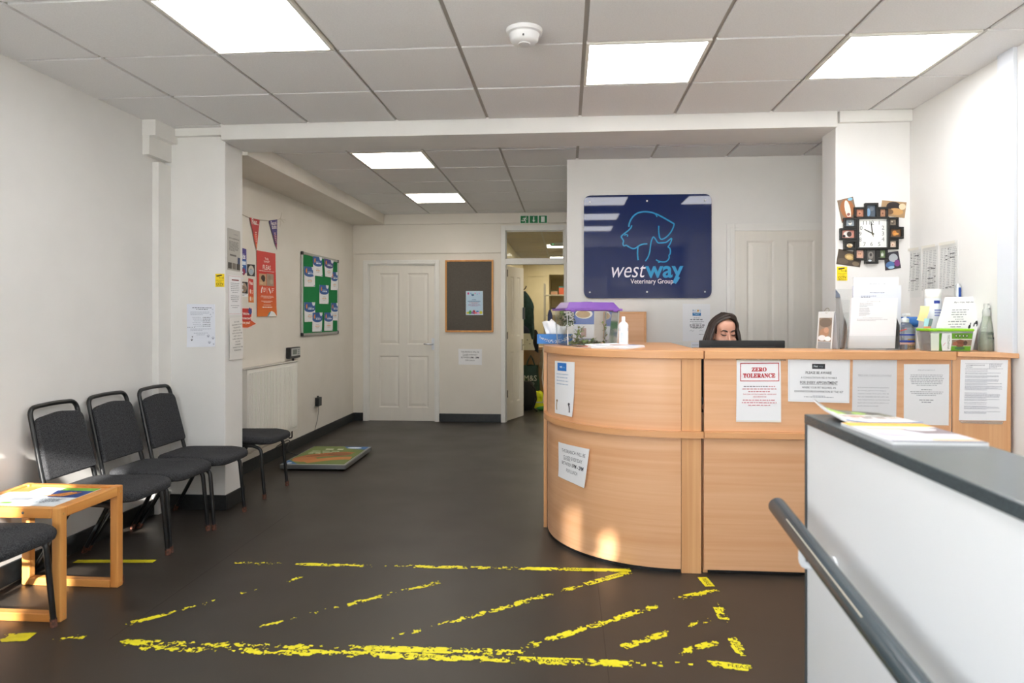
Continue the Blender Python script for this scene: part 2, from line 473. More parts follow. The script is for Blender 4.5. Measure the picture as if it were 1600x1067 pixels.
# ceilings
def ceiling(name, x0, x1, y0, y1, gx, gy, holes, gp=GP):
    b = MB(); b.box(x0, y0, CE + .012, x1, y1, CE + .06, TBAR)
    i0, i1 = int(math.floor((x0 - gx) / gp)), int(math.ceil((x1 - gx) / gp)); j0, j1 = int(math.floor((y0 - gy) / gp)), int(math.ceil((y1 - gy) / gp))
    g = .011
    for i in range(i0, i1):
        for j in range(j0, j1):
            if (i, j) in holes: continue
            a0, a1 = max(gx + i * gp + g, x0), min(gx + (i + 1) * gp - g, x1); c0, c1 = max(gy + j * gp + g, y0), min(gy + (j + 1) * gp - g, y1)
            if a1 - a0 > .02 and c1 - c0 > .02:
                dz = R.uniform(0, .0012)
                b.box(a0, c0, CE - dz, a1, c1, CE + .011, TILE)
    return struct(b.build(name, TILE))
front = {(0, -1): 'bright square ceiling panel light over the left waiting chairs', (3, 0): 'bright square ceiling panel light in the middle, beside the smoke detector', (5, 0): 'bright square ceiling panel light at the right near the right wall',
         (3, -2): 'bright square ceiling panel light above the entrance, out of the photograph', (3, -4): 'bright square ceiling panel light furthest towards the entrance door, out of the photograph'}
RY = 5.33
rear = {(0, 0): 'bright square ceiling panel light just beyond the beam, nearer of two', (0, 3): 'bright square ceiling panel light near the far door, further of two'}
ceiling('ceiling', XL, XR, -1.7, 4.59, GX, GY, front)
ceiling('ceiling_rear', -2.33, 2.3, 4.77, YB, GX, RY, rear)
LAMP = emit('panel_glow', '#fdfdff', PANEL)
LAMPR = emit('panel_glow_rear', '#fff7ec', PANEL * .9)
FRM = M('#e9e6dc', .5)
def panel_light(x, y, z, label, group, mat, sx=GP, sy=GP):
    t = thing('ceiling_light', label, 'ceiling light', (x, y, z), 0, group)
    b = MB(); e = .016; g = .008
    for q in ((g, g, sx - g, g + e), (g, sy - g - e, sx - g, sy - g), (g, g + e, g + e, sy - g - e), (sx - g - e, g + e, sx - g, sy - g - e)): b.box(q[0], q[1], -.004, q[2], q[3], .012)
    b.build('frame', FRM, t)
    b = MB(); b.box(g + e, g + e, .0, sx - g - e, sy - g - e, .010); b.build('diffuser', mat, t)
for (i, j), l in front.items(): panel_light(GX + i * GP, GY + j * GP, CE, l, 'ceiling panel lights', LAMP)
for (i, j), l in rear.items(): panel_light(GX + i * GP, RY + j * GP, CE, l, 'ceiling panel lights', LAMPR)

# skirting
def skirt(name, segs, h=.105):
    b = MB()
    for (x0, y0, x1, y1) in segs: b.box(x0, y0, 0, x1, y1, h)
    return struct(b.build(name, SKIRT, bevel=.004))
skirt('baseboard_left', [(XL, 1.75, XL + .014, 4.585)])
skirt('baseboard_pillar', [(XL + .014, 4.57, -2.355, 4.585), (-2.37, 4.585, -2.355, 4.855), (-2.75, 4.84, -2.37, 4.855)])
skirt('baseboard_rear', [(XLR, 4.855, XLR + .014, YB)])
skirt('baseboard_back', [(XLR + .014, YB - .014, d1[0], YB), (d1[3], YB - .014, d2[0], YB)])
skirt('baseboard_right', [(XR - .014, -1.7, XR, 3.4)])

# ------------------------------------------------------------------ panelled doors
def leaf(b, W, H, th, panels, mat):
    """stiles and rails round recessed, fielded panels; x 0..W, z 0..H, y 0..th"""
    b.box(0, .010, 0, W, th - .010, H, mat)
    xs = sorted({0, W} | {p[0] for p in panels} | {p[1] for p in panels}); zs = sorted({0, H} | {p[2] for p in panels} | {p[3] for p in panels})
    for y0, y1, sg in ((0, .0101, 1), (th - .0101, th, -1)):
        for i in range(len(xs) - 1):
            for k in range(len(zs) - 1):
                cx, cz = (xs[i] + xs[i + 1]) / 2, (zs[k] + zs[k + 1]) / 2
                if any(p[0] < cx < p[1] and p[2] < cz < p[3] for p in panels): continue
                b.box(xs[i], y0, zs[k], xs[i + 1], y1, zs[k + 1], mat)
        for (a, c, z0, z1) in panels:
            m, n = .016, .052; yo, yi = (.010, .003) if sg > 0 else (th - .010, th - .003)
            vs = [(a, y0 if sg > 0 else y1, z0), (c, y0 if sg > 0 else y1, z0), (c, y0 if sg > 0 else y1, z1), (a, y0 if sg > 0 else y1, z1)]
            vs += [(a + m, yo, z0 + m), (c - m, yo, z0 + m), (c - m, yo, z1 - m), (a + m, yo, z1 - m)]
            vs += [(a + n, yi, z0 + n), (c - n, yi, z0 + n), (c - n, yi, z1 - n), (a + n, yi, z1 - n)]
            fs = []
            for r in (0, 4):
                for q in range(4): fs.append((r + q, r + (q + 1) % 4, r + 4 + (q + 1) % 4, r + 4 + q))
            fs.append((8, 9, 10, 11))
            if sg < 0: fs = [f[::-1] for f in fs]
            b.add(vs, fs, mat)
def archi(b, x0, x1, X0, X1, zt, zT, y, d=.02, mat=None):
    b.box(X0, y - d, 0, x0, y, zT, mat); b.box(x1, y - d, 0, X1, y, zT, mat); b.box(x0, y - d, zt, x1, y, zT, mat)
    e = (x0 - X0) * .45
    b.box(X0 + e, y - d - .007, 0, x0, y - d, zT - e, mat); b.box(x1, y - d - .007, 0, X1 - e, y - d, zT - e, mat); b.box(x0, y - d - .007, zt, x1, y - d, zT - e, mat)
def lever(parent, x, z, y, sgn, mat, plate):
    b = MB(); b.box(x - .02, y - .006, z - .075, x + .02, y, z + .075, plate)
    b.tube([(x, y - .006, z), (x, y - .045, z), (x + sgn * .02, y - .052, z), (x + sgn * .115, y - .05, z + .004)], .0085, mat, 8)
    return b.build('door_handle', mat, parent, smooth=True)
CHROME = M('#c9cdd2', .18, .95)
def px_door(y, cols, rows, x0, z0=0):
    return [(ony(a, 500, y).x - x0, ony(c, 500, y).x - x0, ony(800, e, y).z - z0, ony(800, d, y).z - z0) for (a, c) in cols for (d, e) in rows]
# door 1, back left, closed
e1 = bpy.data.objects.new('door_1', None); C.objects.link(e1); e1['kind'] = 'structure'; e1.location = (d1[1], YB, 0)
W1 = d1[2] - d1[1]
b = MB(); archi(b, 0, W1, d1[0] - d1[1], d1[3] - d1[1], d1t, d1T, 0); b.box(0, 0, 0, .012, .1, d1t); b.box(W1 - .012, 0, 0, W1, .1, d1t); b.box(0, 0, d1t - .012, W1, .1, d1t)
b.build('door_frame', WHITE, e1, bevel=.003)
pn = px_door(YB, ((592, 623), (636, 669)), ((426, 539), (557, 639)), d1[1] + .014)
b = MB(); leaf(b, W1 - .028, d1t - .02, .042, pn, None); o = b.build('door_leaf', DOORW, e1); o.location = (.014, .022, .002)
h = lever(o, ony(676.5, 500, YB).x - d1[1] - .014, ony(676, 538, YB).z, 0, -1, CHROME, M('#e8edf4', .3))
# door 2, doorway with transom, leaf swung into the back room
e2 = bpy.data.objects.new('door_2', None); C.objects.link(e2); e2['kind'] = 'structure'; e2.location = (d2[1], YB, 0)
W2 = d2[2] - d2[1]; zt0, zt1, zt2 = ony(830, 413, YB).z, ony(830, 404.5, YB).z, ony(830, 360, YB).z
b = MB(); b.box(d2[0] - d2[1], -.02, 0, 0, .12, d2T); b.box(W2, -.02, 0, d2[3] - d2[1] , .12, d2T); b.box(0, -.02, zt2, W2, .12, d2T)
b.box(0, -.015, zt0, W2, .115, zt1); b.box(-.0, .02, 0, .012, .12, zt0); b.build('door_frame', WHITE, e2, bevel=.003)
hv = onz(818, 650, 0); dv = hv - Vector((d2[1] + .012, YB + .09, 0)); LW = dv.length
pn = [(.10, LW / 2 - .045, .22, .88), (LW / 2 + .045, LW - .10, .22, .88), (.10, LW / 2 - .045, 1.08, 1.86), (LW / 2 + .045, LW - .10, 1.08, 1.86)]
b = MB(); leaf(b, LW, zt0 - .02, .04, pn, None)
o = b.build('door_leaf', DOORW, e2); o.location = (.012, .09, .008); o.rotation_euler.z = math.atan2(dv.y, dv.x)
lever(o, LW - .05, .96, 0, -1, CHROME, CHROME)
b = MB(); b.box(LW - .035, -.03, 1.30, LW - .015, 0, 1.46); b.build('lock_box', M('#55585c', .4, .6), o, bevel=.003)
b = MB()
for z in (.3, 1.05, 1.85): b.tube([(-.004, -.004, z), (-.004, -.004, z + .09)], .008, None, 8)
b.build('hinges', M('#3c3a38', .4, .7), o)
w1 = bpy.data.objects.new('window_1', None); C.objects.link(w1); w1['kind'] = 'structure'; w1.location = (d2[1], YB, zt1)
b = MB(); b.box(0, .05, 0, W2, .056, zt2 - zt1); b.build('pane', GLASSM, w1)
b = MB(); b.box(0, .03, 0, W2, .05, .012); b.box(0, .03, zt2 - zt1 - .012, W2, .05, zt2 - zt1); b.box(0, .03, 0, .012, .05, zt2 - zt1); b.box(W2 - .012, .03, 0, W2, .05, zt2 - zt1); b.build('glazing_bead', WHITE, w1)
# door 3, behind the receptionist
x0, x1 = ony(1147.5, 400, YS).x, 2.10; X0 = ony(1135, 400, YS).x; t0, T0 = ony(1200, 361, YS).z, ony(1200, 349.5, YS).z
e3 = bpy.data.objects.new('door_3', None); C.objects.link(e3); e3['kind'] = 'structure'; e3.location = (x0, YS, 0)
b = MB(); archi(b, 0, x1 - x0, X0 - x0, x1 - x0 + .06, t0, T0, 0, .018); b.build('door_frame', WHITE, e3, bevel=.003)
pn = px_door(YS, ((1166, 1209), (1229, 1272)), ((380, 560),), x0) ; pn = [(a, c, 1.02, z1) for a, c, z0, z1 in pn] + [(a, c, .22, .86) for a, c, z0, z1 in pn]
b = MB(); leaf(b, x1 - x0, t0, .03, pn, None); o = b.build('door_leaf', DOORW, e3); o.location = (0, -.012, .004)
lever(o, .06, 1.0, 0, 1, CHROME, CHROME)

# back room seen through the doorway
xc = ony(858, 500, 16.3).x
shell('wall_cupboard', [(-2.9, YB + .3, 0, -1.16, YB + .4, 2.7)], WALLB)
shell('wall_corridor_left', [(-1.16, YB + .12, 0, -1.03, 19, 2.7)], WALLC)
shell('wall_corridor_far', [(-1.03, 16.3, 0, xc, 16.45, 2.7), (-1.03, 16.27, 2.30, xc, 16.3, 2.7), (xc - .12, 16.45, 0, xc, 18.5, 2.7), (xc, 18.4, 0, 1.3, 18.55, 2.7), (xc, 16.3, 2.34, 1.3, 18.4, 2.7)], WALLC)
shell('wall_corridor_right', [(1.2, YB + .12, 0, 1.3, 18.5, 2.7), (.1, YB + .1, 0, 1.3, YB + .2, 2.7)], WALLC)
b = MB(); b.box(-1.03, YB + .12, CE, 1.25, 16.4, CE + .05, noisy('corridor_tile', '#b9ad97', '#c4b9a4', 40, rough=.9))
for k in range(12): b.box(-1.03, 9.0 + k * .61, CE - .003, 1.2, 9.02 + k * .61, CE, TBAR)
b.box(-.40, YB + .12, CE - .004, -.375, 16.3, CE, TBAR); b.box(.20, YB + .12, CE - .004, .225, 16.3, CE, TBAR)
struct(b.build('ceiling_corridor', TILE))
LAMPC = emit('panel_glow_corridor', '#fff4dd', PANEL * 1.6)
panel_light(.20, 9.9, CE - .004, 'added ceiling panel light just inside the far doorway, unseen behind the sign wall, brightening the corridor', 'ceiling panel lights', LAMPC)  # extra panel added out of view to brighten the corridor
panel_light(-.38, 12.42, CE - .004, 'bright ceiling panel light seen through the transom glass, nearer one with the safety lamp', 'ceiling panel lights', LAMPC)
panel_light(-.38, 15.0, CE - .004, 'bright ceiling panel light seen through the transom glass, lower further one', 'ceiling panel lights', LAMPC)
# ================================================================== FURNITURE
def bend(pts, r, n=4):
    """polyline with rounded corners"""
    P = [Vector(p) for p in pts]; out = [P[0]]
    for i in range(1, len(P) - 1):
        a, b = P[i - 1] - P[i], P[i + 1] - P[i]
        q = min(r, a.length * .49, b.length * .49); A = P[i] + a.normalized() * q; B = P[i] + b.normalized() * q
        for k in range(n + 1):
            t = k / n; out.append(A * (1 - t) ** 2 + P[i] * 2 * t * (1 - t) + B * t * t)
    out.append(P[-1]); return out
RUST = noisy('worn_foot', '#2a2320', '#7a4a38', 60, rough=.7)
def rounded(pts, r, n=5):
    P = [Vector((p[0], p[1], 0)) for p in pts]; out = []
    for i in range(len(P)):
        a, b = P[i - 1] - P[i], P[(i + 1) % len(P)] - P[i]; rr = r[i] if isinstance(r, (list, tuple)) else r
        A = P[i] + a.normalized() * rr; B = P[i] + b.normalized() * rr
        for k in range(n + 1):
            t = k / n; q = A * (1 - t) ** 2 + P[i] * 2 * t * (1 - t) + B * t * t; out.append((q.x, q.y))
    return out
def make_chair(label, loc):
    t = thing('stacking_chair', label, 'chair', loc, 0, 'stacking chairs along the left wall')
    out = rounded([(-.165, -.175), (.30, -.215), (.315, .215), (-.165, .175)], [.07, .12, .12, .07], 7)
    n = len(out); b = MB(); vs = []; fs = []; cx = .07
    lay = [(.93, .406), (.985, .414), (1, .428), (.995, .442), (.96, .453), (.86, .459), (.6, .463), (.3, .464)]
    for sc, z in lay:
        for p in out: vs.append((cx + (p[0] - cx) * sc, p[1] * sc, z + (-.012 * max(0, (p[0] - .2)) / .1)))
    for i in range(len(lay) - 1):
        for k in range(n): fs.append((i * n + k, i * n + (k + 1) % n, (i + 1) * n + (k + 1) % n, (i + 1) * n + k))
    fs.append(tuple(range(n - 1, -1, -1))); fs.append(tuple((len(lay) - 1) * n + k for k in range(n)))
    b.add(vs, fs, FABRIC); b.build('seat', None, t, smooth=True)
    b = MB(); b.prism([(cx + (p[0] - cx) * .9, p[1] * .9) for p in out], .396, .407, BLACKP); b.build('seat_pan', None, t)
    sl = .245
    X = lambda z: -.165 - (z - .43) * sl
    bk = [(X(.44), s * q, z) for s, q, z in ()]
    hoop = bend([(X(.415), -.187, .415), (X(.78), -.172, .78), (X(.872), -.168, .872), (X(.880), 0, .880), (X(.872), .168, .872), (X(.78), .172, .78), (X(.415), .187, .415)], .075, 6)
    b = MB(); b.tube(hoop, .0125, None, 10); b.build('back_frame', BLACKM, t, smooth=True)
    th = math.atan(sl)
    mx = Matrix.Translation((X(.5) + .012, 0, .5)) @ Matrix(((0, -math.sin(th), math.cos(th), 0), (1, 0, 0, 0), (0, math.cos(th), math.sin(th), 0), (0, 0, 0, 1)))
    pad = rounded([(-.182, 0), (.182, 0), (.170, .325), (.02, .343), (-.02, .343), (-.170, .325)], [.02, .02, .045, .015, .015, .045], 5)
    b = MB(); b.prism(pad, -.012, .020, FABRIC, mx); b.build('backrest', None, t, bevel=.010, seg=3)
    for s in (-1, 1):
        path = bend([(X(.44), s * .187, .44), (X(.385), s * .188, .39), (.17, s * .192, .388), (.222, s * .196, .365), (.252, s * .203, .03)], .06, 5)
        b = MB(); b.tube(path, .0125, None, 10); lg = b.build('leg', BLACKM, t, smooth=True)
        b = MB(); b.tube([(.2517, s * .2028, .036), (.254, s * .2035, 0)], .0142, RUST, 10); b.build('foot_cap', None, lg)
        path = bend([(.02, s * .165, .398), (-.02, s * .172, .39), (-.231, s * .2, .03)], .03, 4)
        b = MB(); b.tube(path, .0125, None, 10); lg = b.build('leg', BLACKM, t, smooth=True)
        b = MB(); b.tube([(-.230, s * .1999, .034), (-.247, s * .2015, 0)], .0142, RUST, 10); b.build('foot_cap', None, lg)
    return t
ch = make_chair('charcoal stacking chair right beside the pine table, its backrest rising behind the table', (-2.502, 3.495, 0))
clone(ch, (-2.505, 3.935, 0), 0, 'middle charcoal stacking chair of the three in a row against the left wall')
clone(ch, (-2.47, 4.352, 0), 0, 'charcoal stacking chair next to the white pillar, end of the row of three')
clone(ch, (-2.475, 5.085, 0), 0, 'charcoal stacking chair in front of the radiator, half hidden behind the pillar')
clone(ch, (-2.475, 2.598, 0), 0, 'charcoal stacking chair cut off by the left edge, in front of the pine table')

# pine magazine table
t = thing('coffee_table', 'low pine table with a glass top and sled ends between two chairs', 'table', (-2.475, 3.052, 0))
HX, HY2, TZ = .255, .214, .505
for sx in (-1, 1):
    for sy in (-1, 1):
        b = MB(); b.box(sx * HX, sy * HY2, 0, sx * (HX - .042), sy * (HY2 - .042), TZ); lg = b.build('leg', PINE, t, bevel=.006)
        for z in (.03, TZ - .03):
            b = MB(); b.tube([(sx * HX, sy * (HY2 - .021), z), (sx * (HX + .0015), sy * (HY2 - .021), z)], .006, M('#c99a5a', .4), 10)
            b.build('dowel', None, lg)
for sy in (-1, 1):
    b = MB(); b.box(-HX + .042, sy * HY2, 0, HX - .042, sy * (HY2 - .042), .038); b.build('sled_rail', PINEX, t, bevel=.004)
    b = MB(); b.box(-HX + .042, sy * HY2, TZ - .048, HX - .042, sy * (HY2 - .03), TZ - .002); b.build('top_rail', PINEX, t, bevel=.004)
for sx in (-1, 1):
    b = MB(); b.box(sx * HX, -HY2 + .042, TZ - .048, sx * (HX - .03), HY2 - .042, TZ - .002); b.build('top_rail', PINEY, t, bevel=.004)
b = MB(); b.box(-HX + .028, -HY2 + .028, TZ - .026, HX - .028, HY2 - .028, TZ - .012); b.build('table_top', PINEX, t)
b = MB(); b.tube([(.08, -HY2, TZ - .024), (.08, -HY2 - .002, TZ - .024)], .006, CHROME, 10); b.build('screw', None, t)

def flat_sheet(pts, z, th=.0014, curl=None, nx=8, ny=8):
    P = [Vector((p[0], p[1], z)) for p in pts]
    return Sheet(*P, (0, 0, 1), nx=nx, ny=ny, th=th, curl=curl)
zt = TZ - .0118
p = flat_sheet([(-2.61, 3.215), (-2.30, 3.215), (-2.30, 2.90), (-2.61, 2.90)], zt)
W, H = p.W, p.H
p.rect(0, 0, W, H, '#dfe6ec'); p.rect(.13, 0, W - .13, .05, '#6fae3c'); p.poly([(.12, .05), (W, .05), (W, .17), (.16, .17)], '#27417e')
for k in range(9): p.stroke([(.13 + .012 * k, .155), (.17 + .010 * k, .12 - .004 * (k % 3)), (.215 + .006 * k, .075 + .008 * (k % 4))], .012, ['#c9803a', '#e0a35a', '#a9622a'][k % 3])
p.rect(.02, .19, .10, .05, '#8e949c'); p.lines(.14, .2, .14, 6, .012, .005, '#7b8794'); p.ell(.05, .28, .03, .014, '#6fae3c')
p.done('leaflet', 'pet food leaflet with heaped biscuits on the pine table, nearer the wall row of chairs', 'leaflet', 'leaflets on the pine table')
p = flat_sheet([(-2.70, 3.12), (-2.615, 3.13), (-2.62, 2.865), (-2.705, 2.86)], zt)
p.rect(0, 0, p.W, p.H, '#e8ebef'); p.rect(.01, .03, p.W - .02, .09, '#9aa0a8'); p.lines(.01, .15, p.W - .02, 7, .012, .005)
p.done('leaflet', 'pale leaflet with a grey picture, lying along the wall side of the pine table', 'leaflet', 'leaflets on the pine table')

# ------------------------------------------------------------------ reception desk
CX, CY = .60, 4.365
def arc(Rr, a0, a1, n): return [(CX + Rr * math.cos(a0 + (a1 - a0) * i / n), CY + Rr * math.sin(a0 + (a1 - a0) * i / n)) for i in range(n + 1)]
def curved(b, R0, R1, z0, z1, mat, n=40, y1=None):
    o = arc(R1, PI, 1.5 * PI, n); i = arc(R0, 1.5 * PI, PI, n)
    vs = []; fs = []
    for k in range(n + 1):
        for (px, py), z in ((o[k], z0), (o[k], z1), (i[n - k], z1), (i[n - k], z0)): vs.append((px, py, z))
    for k in range(n):
        for q in range(4): fs.append((4 * k + q, 4 * k + 4 + q, 4 * k + 4 + (q + 1) % 4, 4 * k + (q + 1) % 4))
    fs.append((0, 1, 2, 3)); fs.append((4 * n + 3, 4 * n + 2, 4 * n + 1, 4 * n))
    b.add(vs, fs, mat)
ZT, ZU, ZS1, ZS0 = 1.170, 1.127, .747, .714
t = thing('reception_desk', 'curved beech corner unit of the reception desk, with a paper taped to each tier', 'reception desk', (.3, 4.1, 0))
yF, yE = 3.645, 3.620
def top_slab(b, Rr, z0, z1, mat, xr=.712):
    pl = [(CX - Rr, 4.76)] + arc(Rr, PI, 1.5 * PI, 40) + [(xr, CY - Rr), (xr, 4.76)]
    b.prism(pl, z0, z1, mat)
b = MB(); top_slab(b, .745, ZU, ZT, BEECHE); b.build('counter_top', None, t, (.3, 4.1, 0), bevel=.004, w=True)
b = MB(); curved(b, .70, .72, ZS1, ZU, BEECH); b.build('upper_panel', None, t, (.3, 4.1, 0), w=True, smooth=True)
b = MB(); curved(b, .60, .745, ZS0, ZS1, BEECHE); b.box(.60, yE, ZS0, .712, 3.75, ZS1, BEECHE); b.build('shelf_edge', None, t, (.3, 4.1, 0), w=True, smooth=True)
b = MB(); curved(b, .70, .72, .022, ZS0, BEECH); b.build('lower_panel', None, t, (.3, 4.1, 0), w=True, smooth=True)
b = MB(); b.box(.602, yF, .0, .705, yF + .022, ZS0, BEECHV); b.box(.602, yF, ZS1, .705, yF + .022, ZU, BEECHV); b.build('post', None, t, (.3, 4.1, 0), w=True, bevel=.002)
b = MB(); b.box(CX - .745, 4.37, .0, CX - .723, 4.75, ZU, BEECHV); b.build('end_panel', None, t, (.3, 4.1, 0), w=True, bevel=.002)
b = MB(); curved(b, .66, .705, 0, .024, M('#101113', .5)); b.box(.60, yF + .02, 0, .70, 3.75, .024, M('#101113', .5)); b.build('plinth', None, t, (.3, 4.1, 0), w=True)
t = thing('reception_desk', 'long straight beech unit of the reception desk, with the red ZERO TOLERANCE notice on it', 'reception desk', (1.33, 3.9, 0)); L0 = (1.33, 3.9, 0)
xa, xb = .716, 1.955
b = MB(); b.box(xa + .002, yE, ZU, xb + .013, 3.97, ZT, BEECHE); b.build('counter_top', None, t, L0, w=True, bevel=.004)
b = MB(); b.box(xa + .004, yF, ZS1, xb, yF + .022, ZU, BEECH); b.build('upper_panel', None, t, L0, w=True, bevel=.002)
b = MB(); b.box(xa, yE, ZS0, xb, yF + .03, ZS1, BEECHE); b.build('shelf_edge', None, t, L0, w=True, bevel=.003)
b = MB(); b.box(xa + .002, yF, .022, xb, yF + .022, ZS0, BEECH); b.build('lower_panel', None, t, L0, w=True, bevel=.002)
b = MB(); b.box(xa, yF + .03, 0, xb, yF + .06, .022, M('#101113', .5)); b.build('plinth', None, t, L0, w=True)
b = MB(); b.box(xa, yF + .023, ZS0 - .005, xb, 4.42, ZS1 - .008, BEECH); b.build('work_surface', None, t, L0, w=True, bevel=.002)
b = MB(); b.box(xb - .025, yF + .023, .0, xb, 4.4, ZS0 - .006, BEECHV); b.box(xa, yF + .023, 0, xa + .025, 4.4, ZS0 - .006, BEECHV); b.box(xb - .022, yF + .023, ZS1 - .007, xb, 3.95, ZU, BEECHV); b.build('side_panel', None, t, L0, w=True)
t = thing('reception_desk', 'narrow angled beech end unit of the reception desk against the right wall', 'reception desk', (2.06, 3.65, 0)); L0 = (2.06, 3.65, 0)
A, B = Vector((1.960, 3.648, 0)), Vector((2.160, 3.512, 0)); d = (B - A).normalized(); n = Vector((-d.y, d.x, 0))
NEND, AEND = n.copy(), A.copy()
def strip(b, a, e, t0, t1, z0, z1, mat): b.prism([tuple((a + NEND * t0)[:2]), tuple((e + NEND * t0)[:2]), tuple((e + NEND * t1)[:2]), tuple((a + NEND * t1)[:2])], z0, z1, mat)
b = MB(); strip(b, A, B, 0, .022, .0, ZT - .0245, BEECHV); b.build('front_panel', None, t, L0, w=True, bevel=.002)
b = MB(); b.prism([(1.971, 3.617), (2.177, 3.476), (2.177, 3.97), (1.971, 3.97)], ZT - .024, ZT, BEECHE); b.build('counter_top', None, t, L0, w=True, bevel=.003)

# ------------------------------------------------------------------ half wall at the right with its rail
PW = noisy('white_panel', '#f0f3f6', '#f4f6f8', 2, rough=.35)
DTOP = noisy('dark_worktop', '#3c4448', '#4a5357', 300, rough=.22)
e = bpy.data.objects.new('partition', None); C.objects.link(e); e['kind'] = 'structure'; e.location = (.8, 1.0, 0)
b = MB(); b.box(.704, -.6, 0, .925, 2.066, 1.034, PW); b.build('white_panel', None, e, (.8, 1, 0), w=True, bevel=.002)
b = MB(); b.box(.698, -.6, 1.034, .940, 2.074, 1.062, DTOP); b.build('worktop', None, e, (.8, 1, 0), w=True, bevel=.003)
b = MB(); b.box(.700, 2.064, 0, .93, 2.074, 1.034, M('#3a4247', .4)); b.build('corner_strip', None, e, (.8, 1, 0), w=True)
t = thing('handrail', 'dark grey round handrail sloping along the white half wall', 'handrail', (.62, 2.0, .78))
rz = lambda y: .790 - (2.067 - y) * .1206
b = MB(); b.tube([(.62, 2.075, rz(2.075)), (.62, 2.07, rz(2.07)), (.62, .9, rz(.9)), (.62, -.4, rz(-.4))], [.022, .0255, .0255, .0255], None, 20); b.build('rail', M('#39454b', .26), t, (.62, 2, .78), w=True, smooth=True)
for y in (1.86, .75, -.25):
    b = MB(); z = rz(y); b.tube(bend([(.62, y, z - .02), (.62, y, z - .075), (.704, y, z - .075)], .02), .009, None, 10); b.tube([(.698, y, z - .075), (.704, y, z - .075)], .026, None, 16)
    b.build('bracket', M('#eef1f4', .35), t, (.62, 2, .78), w=True, smooth=True)
b = MB(); b.tube([(.6026, 1.93, rz(1.93) + .0189), (.6026, 1.45, rz(1.45) + .0189)], .0014, M('#cfc6b4', .4), 6); b.build('highlight_stripe', None, t, (.62, 2, .78), w=True)  # pale strip painted as the highlight along the rail's upper side

# magazines on the half wall
z = 1.0622
p = flat_sheet([(.722, 1.865), (.925, 1.862), (.932, 1.590), (.728, 1.592)], z, th=.007)
W, H = p.W, p.H
p.rect(0, 0, W, H, '#d8d6de'); p.rect(0, 0, W, .055, '#f0b545'); p.poly([(.10, .1), (W, .07), (W, .16), (.13, .16)], '#8a7d80'); p.ell(.15, .1, .035, .02, '#e9e6ea'); p.rect(.02, .09, .09, .012, '#e7b768'); p.rect(.10, H - .035, .1, .014, '#eebc72'); p.ell(.05, .17, .04, .03, '#c9c5d6')
p.rect(0, H - .006, W, .006, '#44506a')
p.done('magazine', 'magazine with an orange band on the dark half wall top, nearer to the front', 'magazine', 'magazines on the half wall')
q = flat_sheet([(.718, 2.060), (.905, 2.066), (.938, 1.875), (.738, 1.862)], z, th=.006, curl=lambda u, v: .030 * max(0, 1 - u * 2.6) ** 2 * max(0, 1 - v * .8) + .012 * max(0, 1 - v * 3) * (1 - u))
W, H = q.W, q.H
q.rect(0, 0, W, H, '#e9e7e6'); q.rect(0, 0, W, .085, '#6d6a58'); q.ell(.045, .04, .03, .02, '#9fc05a'); q.ell(.115, .035, .02, .016, '#8fb04c'); q.poly([(.13, .01), (.16, .0), (.185, .03), (.15, .05)], '#4a453f'); q.ell(.08, .075, .03, .012, '#b97b62')
for k in range(5): q.rect(.015 + k * .035, .10, .026, .022, ['#a08a80', '#c7b6a8', '#8e7f78'][k % 3])
q.rect(0, H - .012, W, .012, '#5f86c0')
q.done('magazine', 'curled pet magazine with small photos at the far end of the half wall top', 'magazine', 'magazines on the half wall')

# ------------------------------------------------------------------ radiator, scale, display, plug
t = thing('radiator', 'white ribbed panel radiator on the rear left wall', 'radiator', (-2.70, 6.03, .20)); L0 = (-2.70, 6.03, .20)
RW = M('#e9e7e1', .35); y0, y1, zb, zt = 5.50, 6.566, .236, .905
b = MB(); N = 30; pts = []
m0, m1 = y0 + .03, y1 - .02
pts.append((y0, -2.655)); pts.append((m0, -2.655))
for k in range(N):
    a = m0 + (m1 - m0) * k / N; w_ = (m1 - m0) / N
    pts += [(a + w_ * .2, -2.655), (a + w_ * .35, -2.641), (a + w_ * .75, -2.641), (a + w_ * .9, -2.655)]
pts += [(y1, -2.655), (y1, -2.675), (y0, -2.675)]
mx = Matrix(((0, 1, 0, 0), (1, 0, 0, 0), (0, 0, 1, 0), (0, 0, 0, 1)))
b.prism(pts, zb + .035, zt - .035, RW, mx); b.box(-2.675, y0, zb, -2.652, y1, zb + .036, RW); b.box(-2.675, y0, zt - .036, -2.652, y1, zt, RW)
b.build('front_panel', None, t, L0, w=True)
b = MB(); b.box(-2.735, y0 + .01, zb + .02, -2.715, y1 - .01, zt - .02, RW); b.box(-2.735, y0, zb, -2.675, y0 + .012, zt, RW); b.box(-2.735, y1 - .012, zb, -2.675, y1, zt, RW); b.build('casing', None, t, L0, w=True)
b = MB(); b.box(-2.737, y0, zt - .006, -2.652, y1, zt + .004, RW)
for k in range(38): a = y0 + .03 + k * .0268; b.box(-2.728, a, zt + .003, -2.672, a + .012, zt + .0048, M('#aaa79f', .6))
b.build('top_grille', None, t, L0, w=True)
b = MB(); b.tube(bend([(-2.695, y0 + .03, zb), (-2.695, y0 - .03, zb + .015), (-2.695, y0 - .035, 0.0)], .02), .0085, M('#d8d4ca', .4), 8); b.tube([(-2.695, y0 - .035, .17), (-2.695, y0 - .035, .26)], .017, M('#e5e2da', .4), 12); b.build('valve', None, t, L0, w=True)
b = MB(); b.tube(bend([(-2.695, y1 - .03, zb), (-2.695, y1 - .03, .15), (-2.74, y1 - .03, .15)], .02), .008, M('#2e2c2a', .5), 8); b.build('pipe', None, t, L0, w=True)
b = MB(); b.box(XLR, 4.9, .12, -2.715, 6.5, .165, M('#d9d2c5', .5)); struct(b.build('trim_5'))

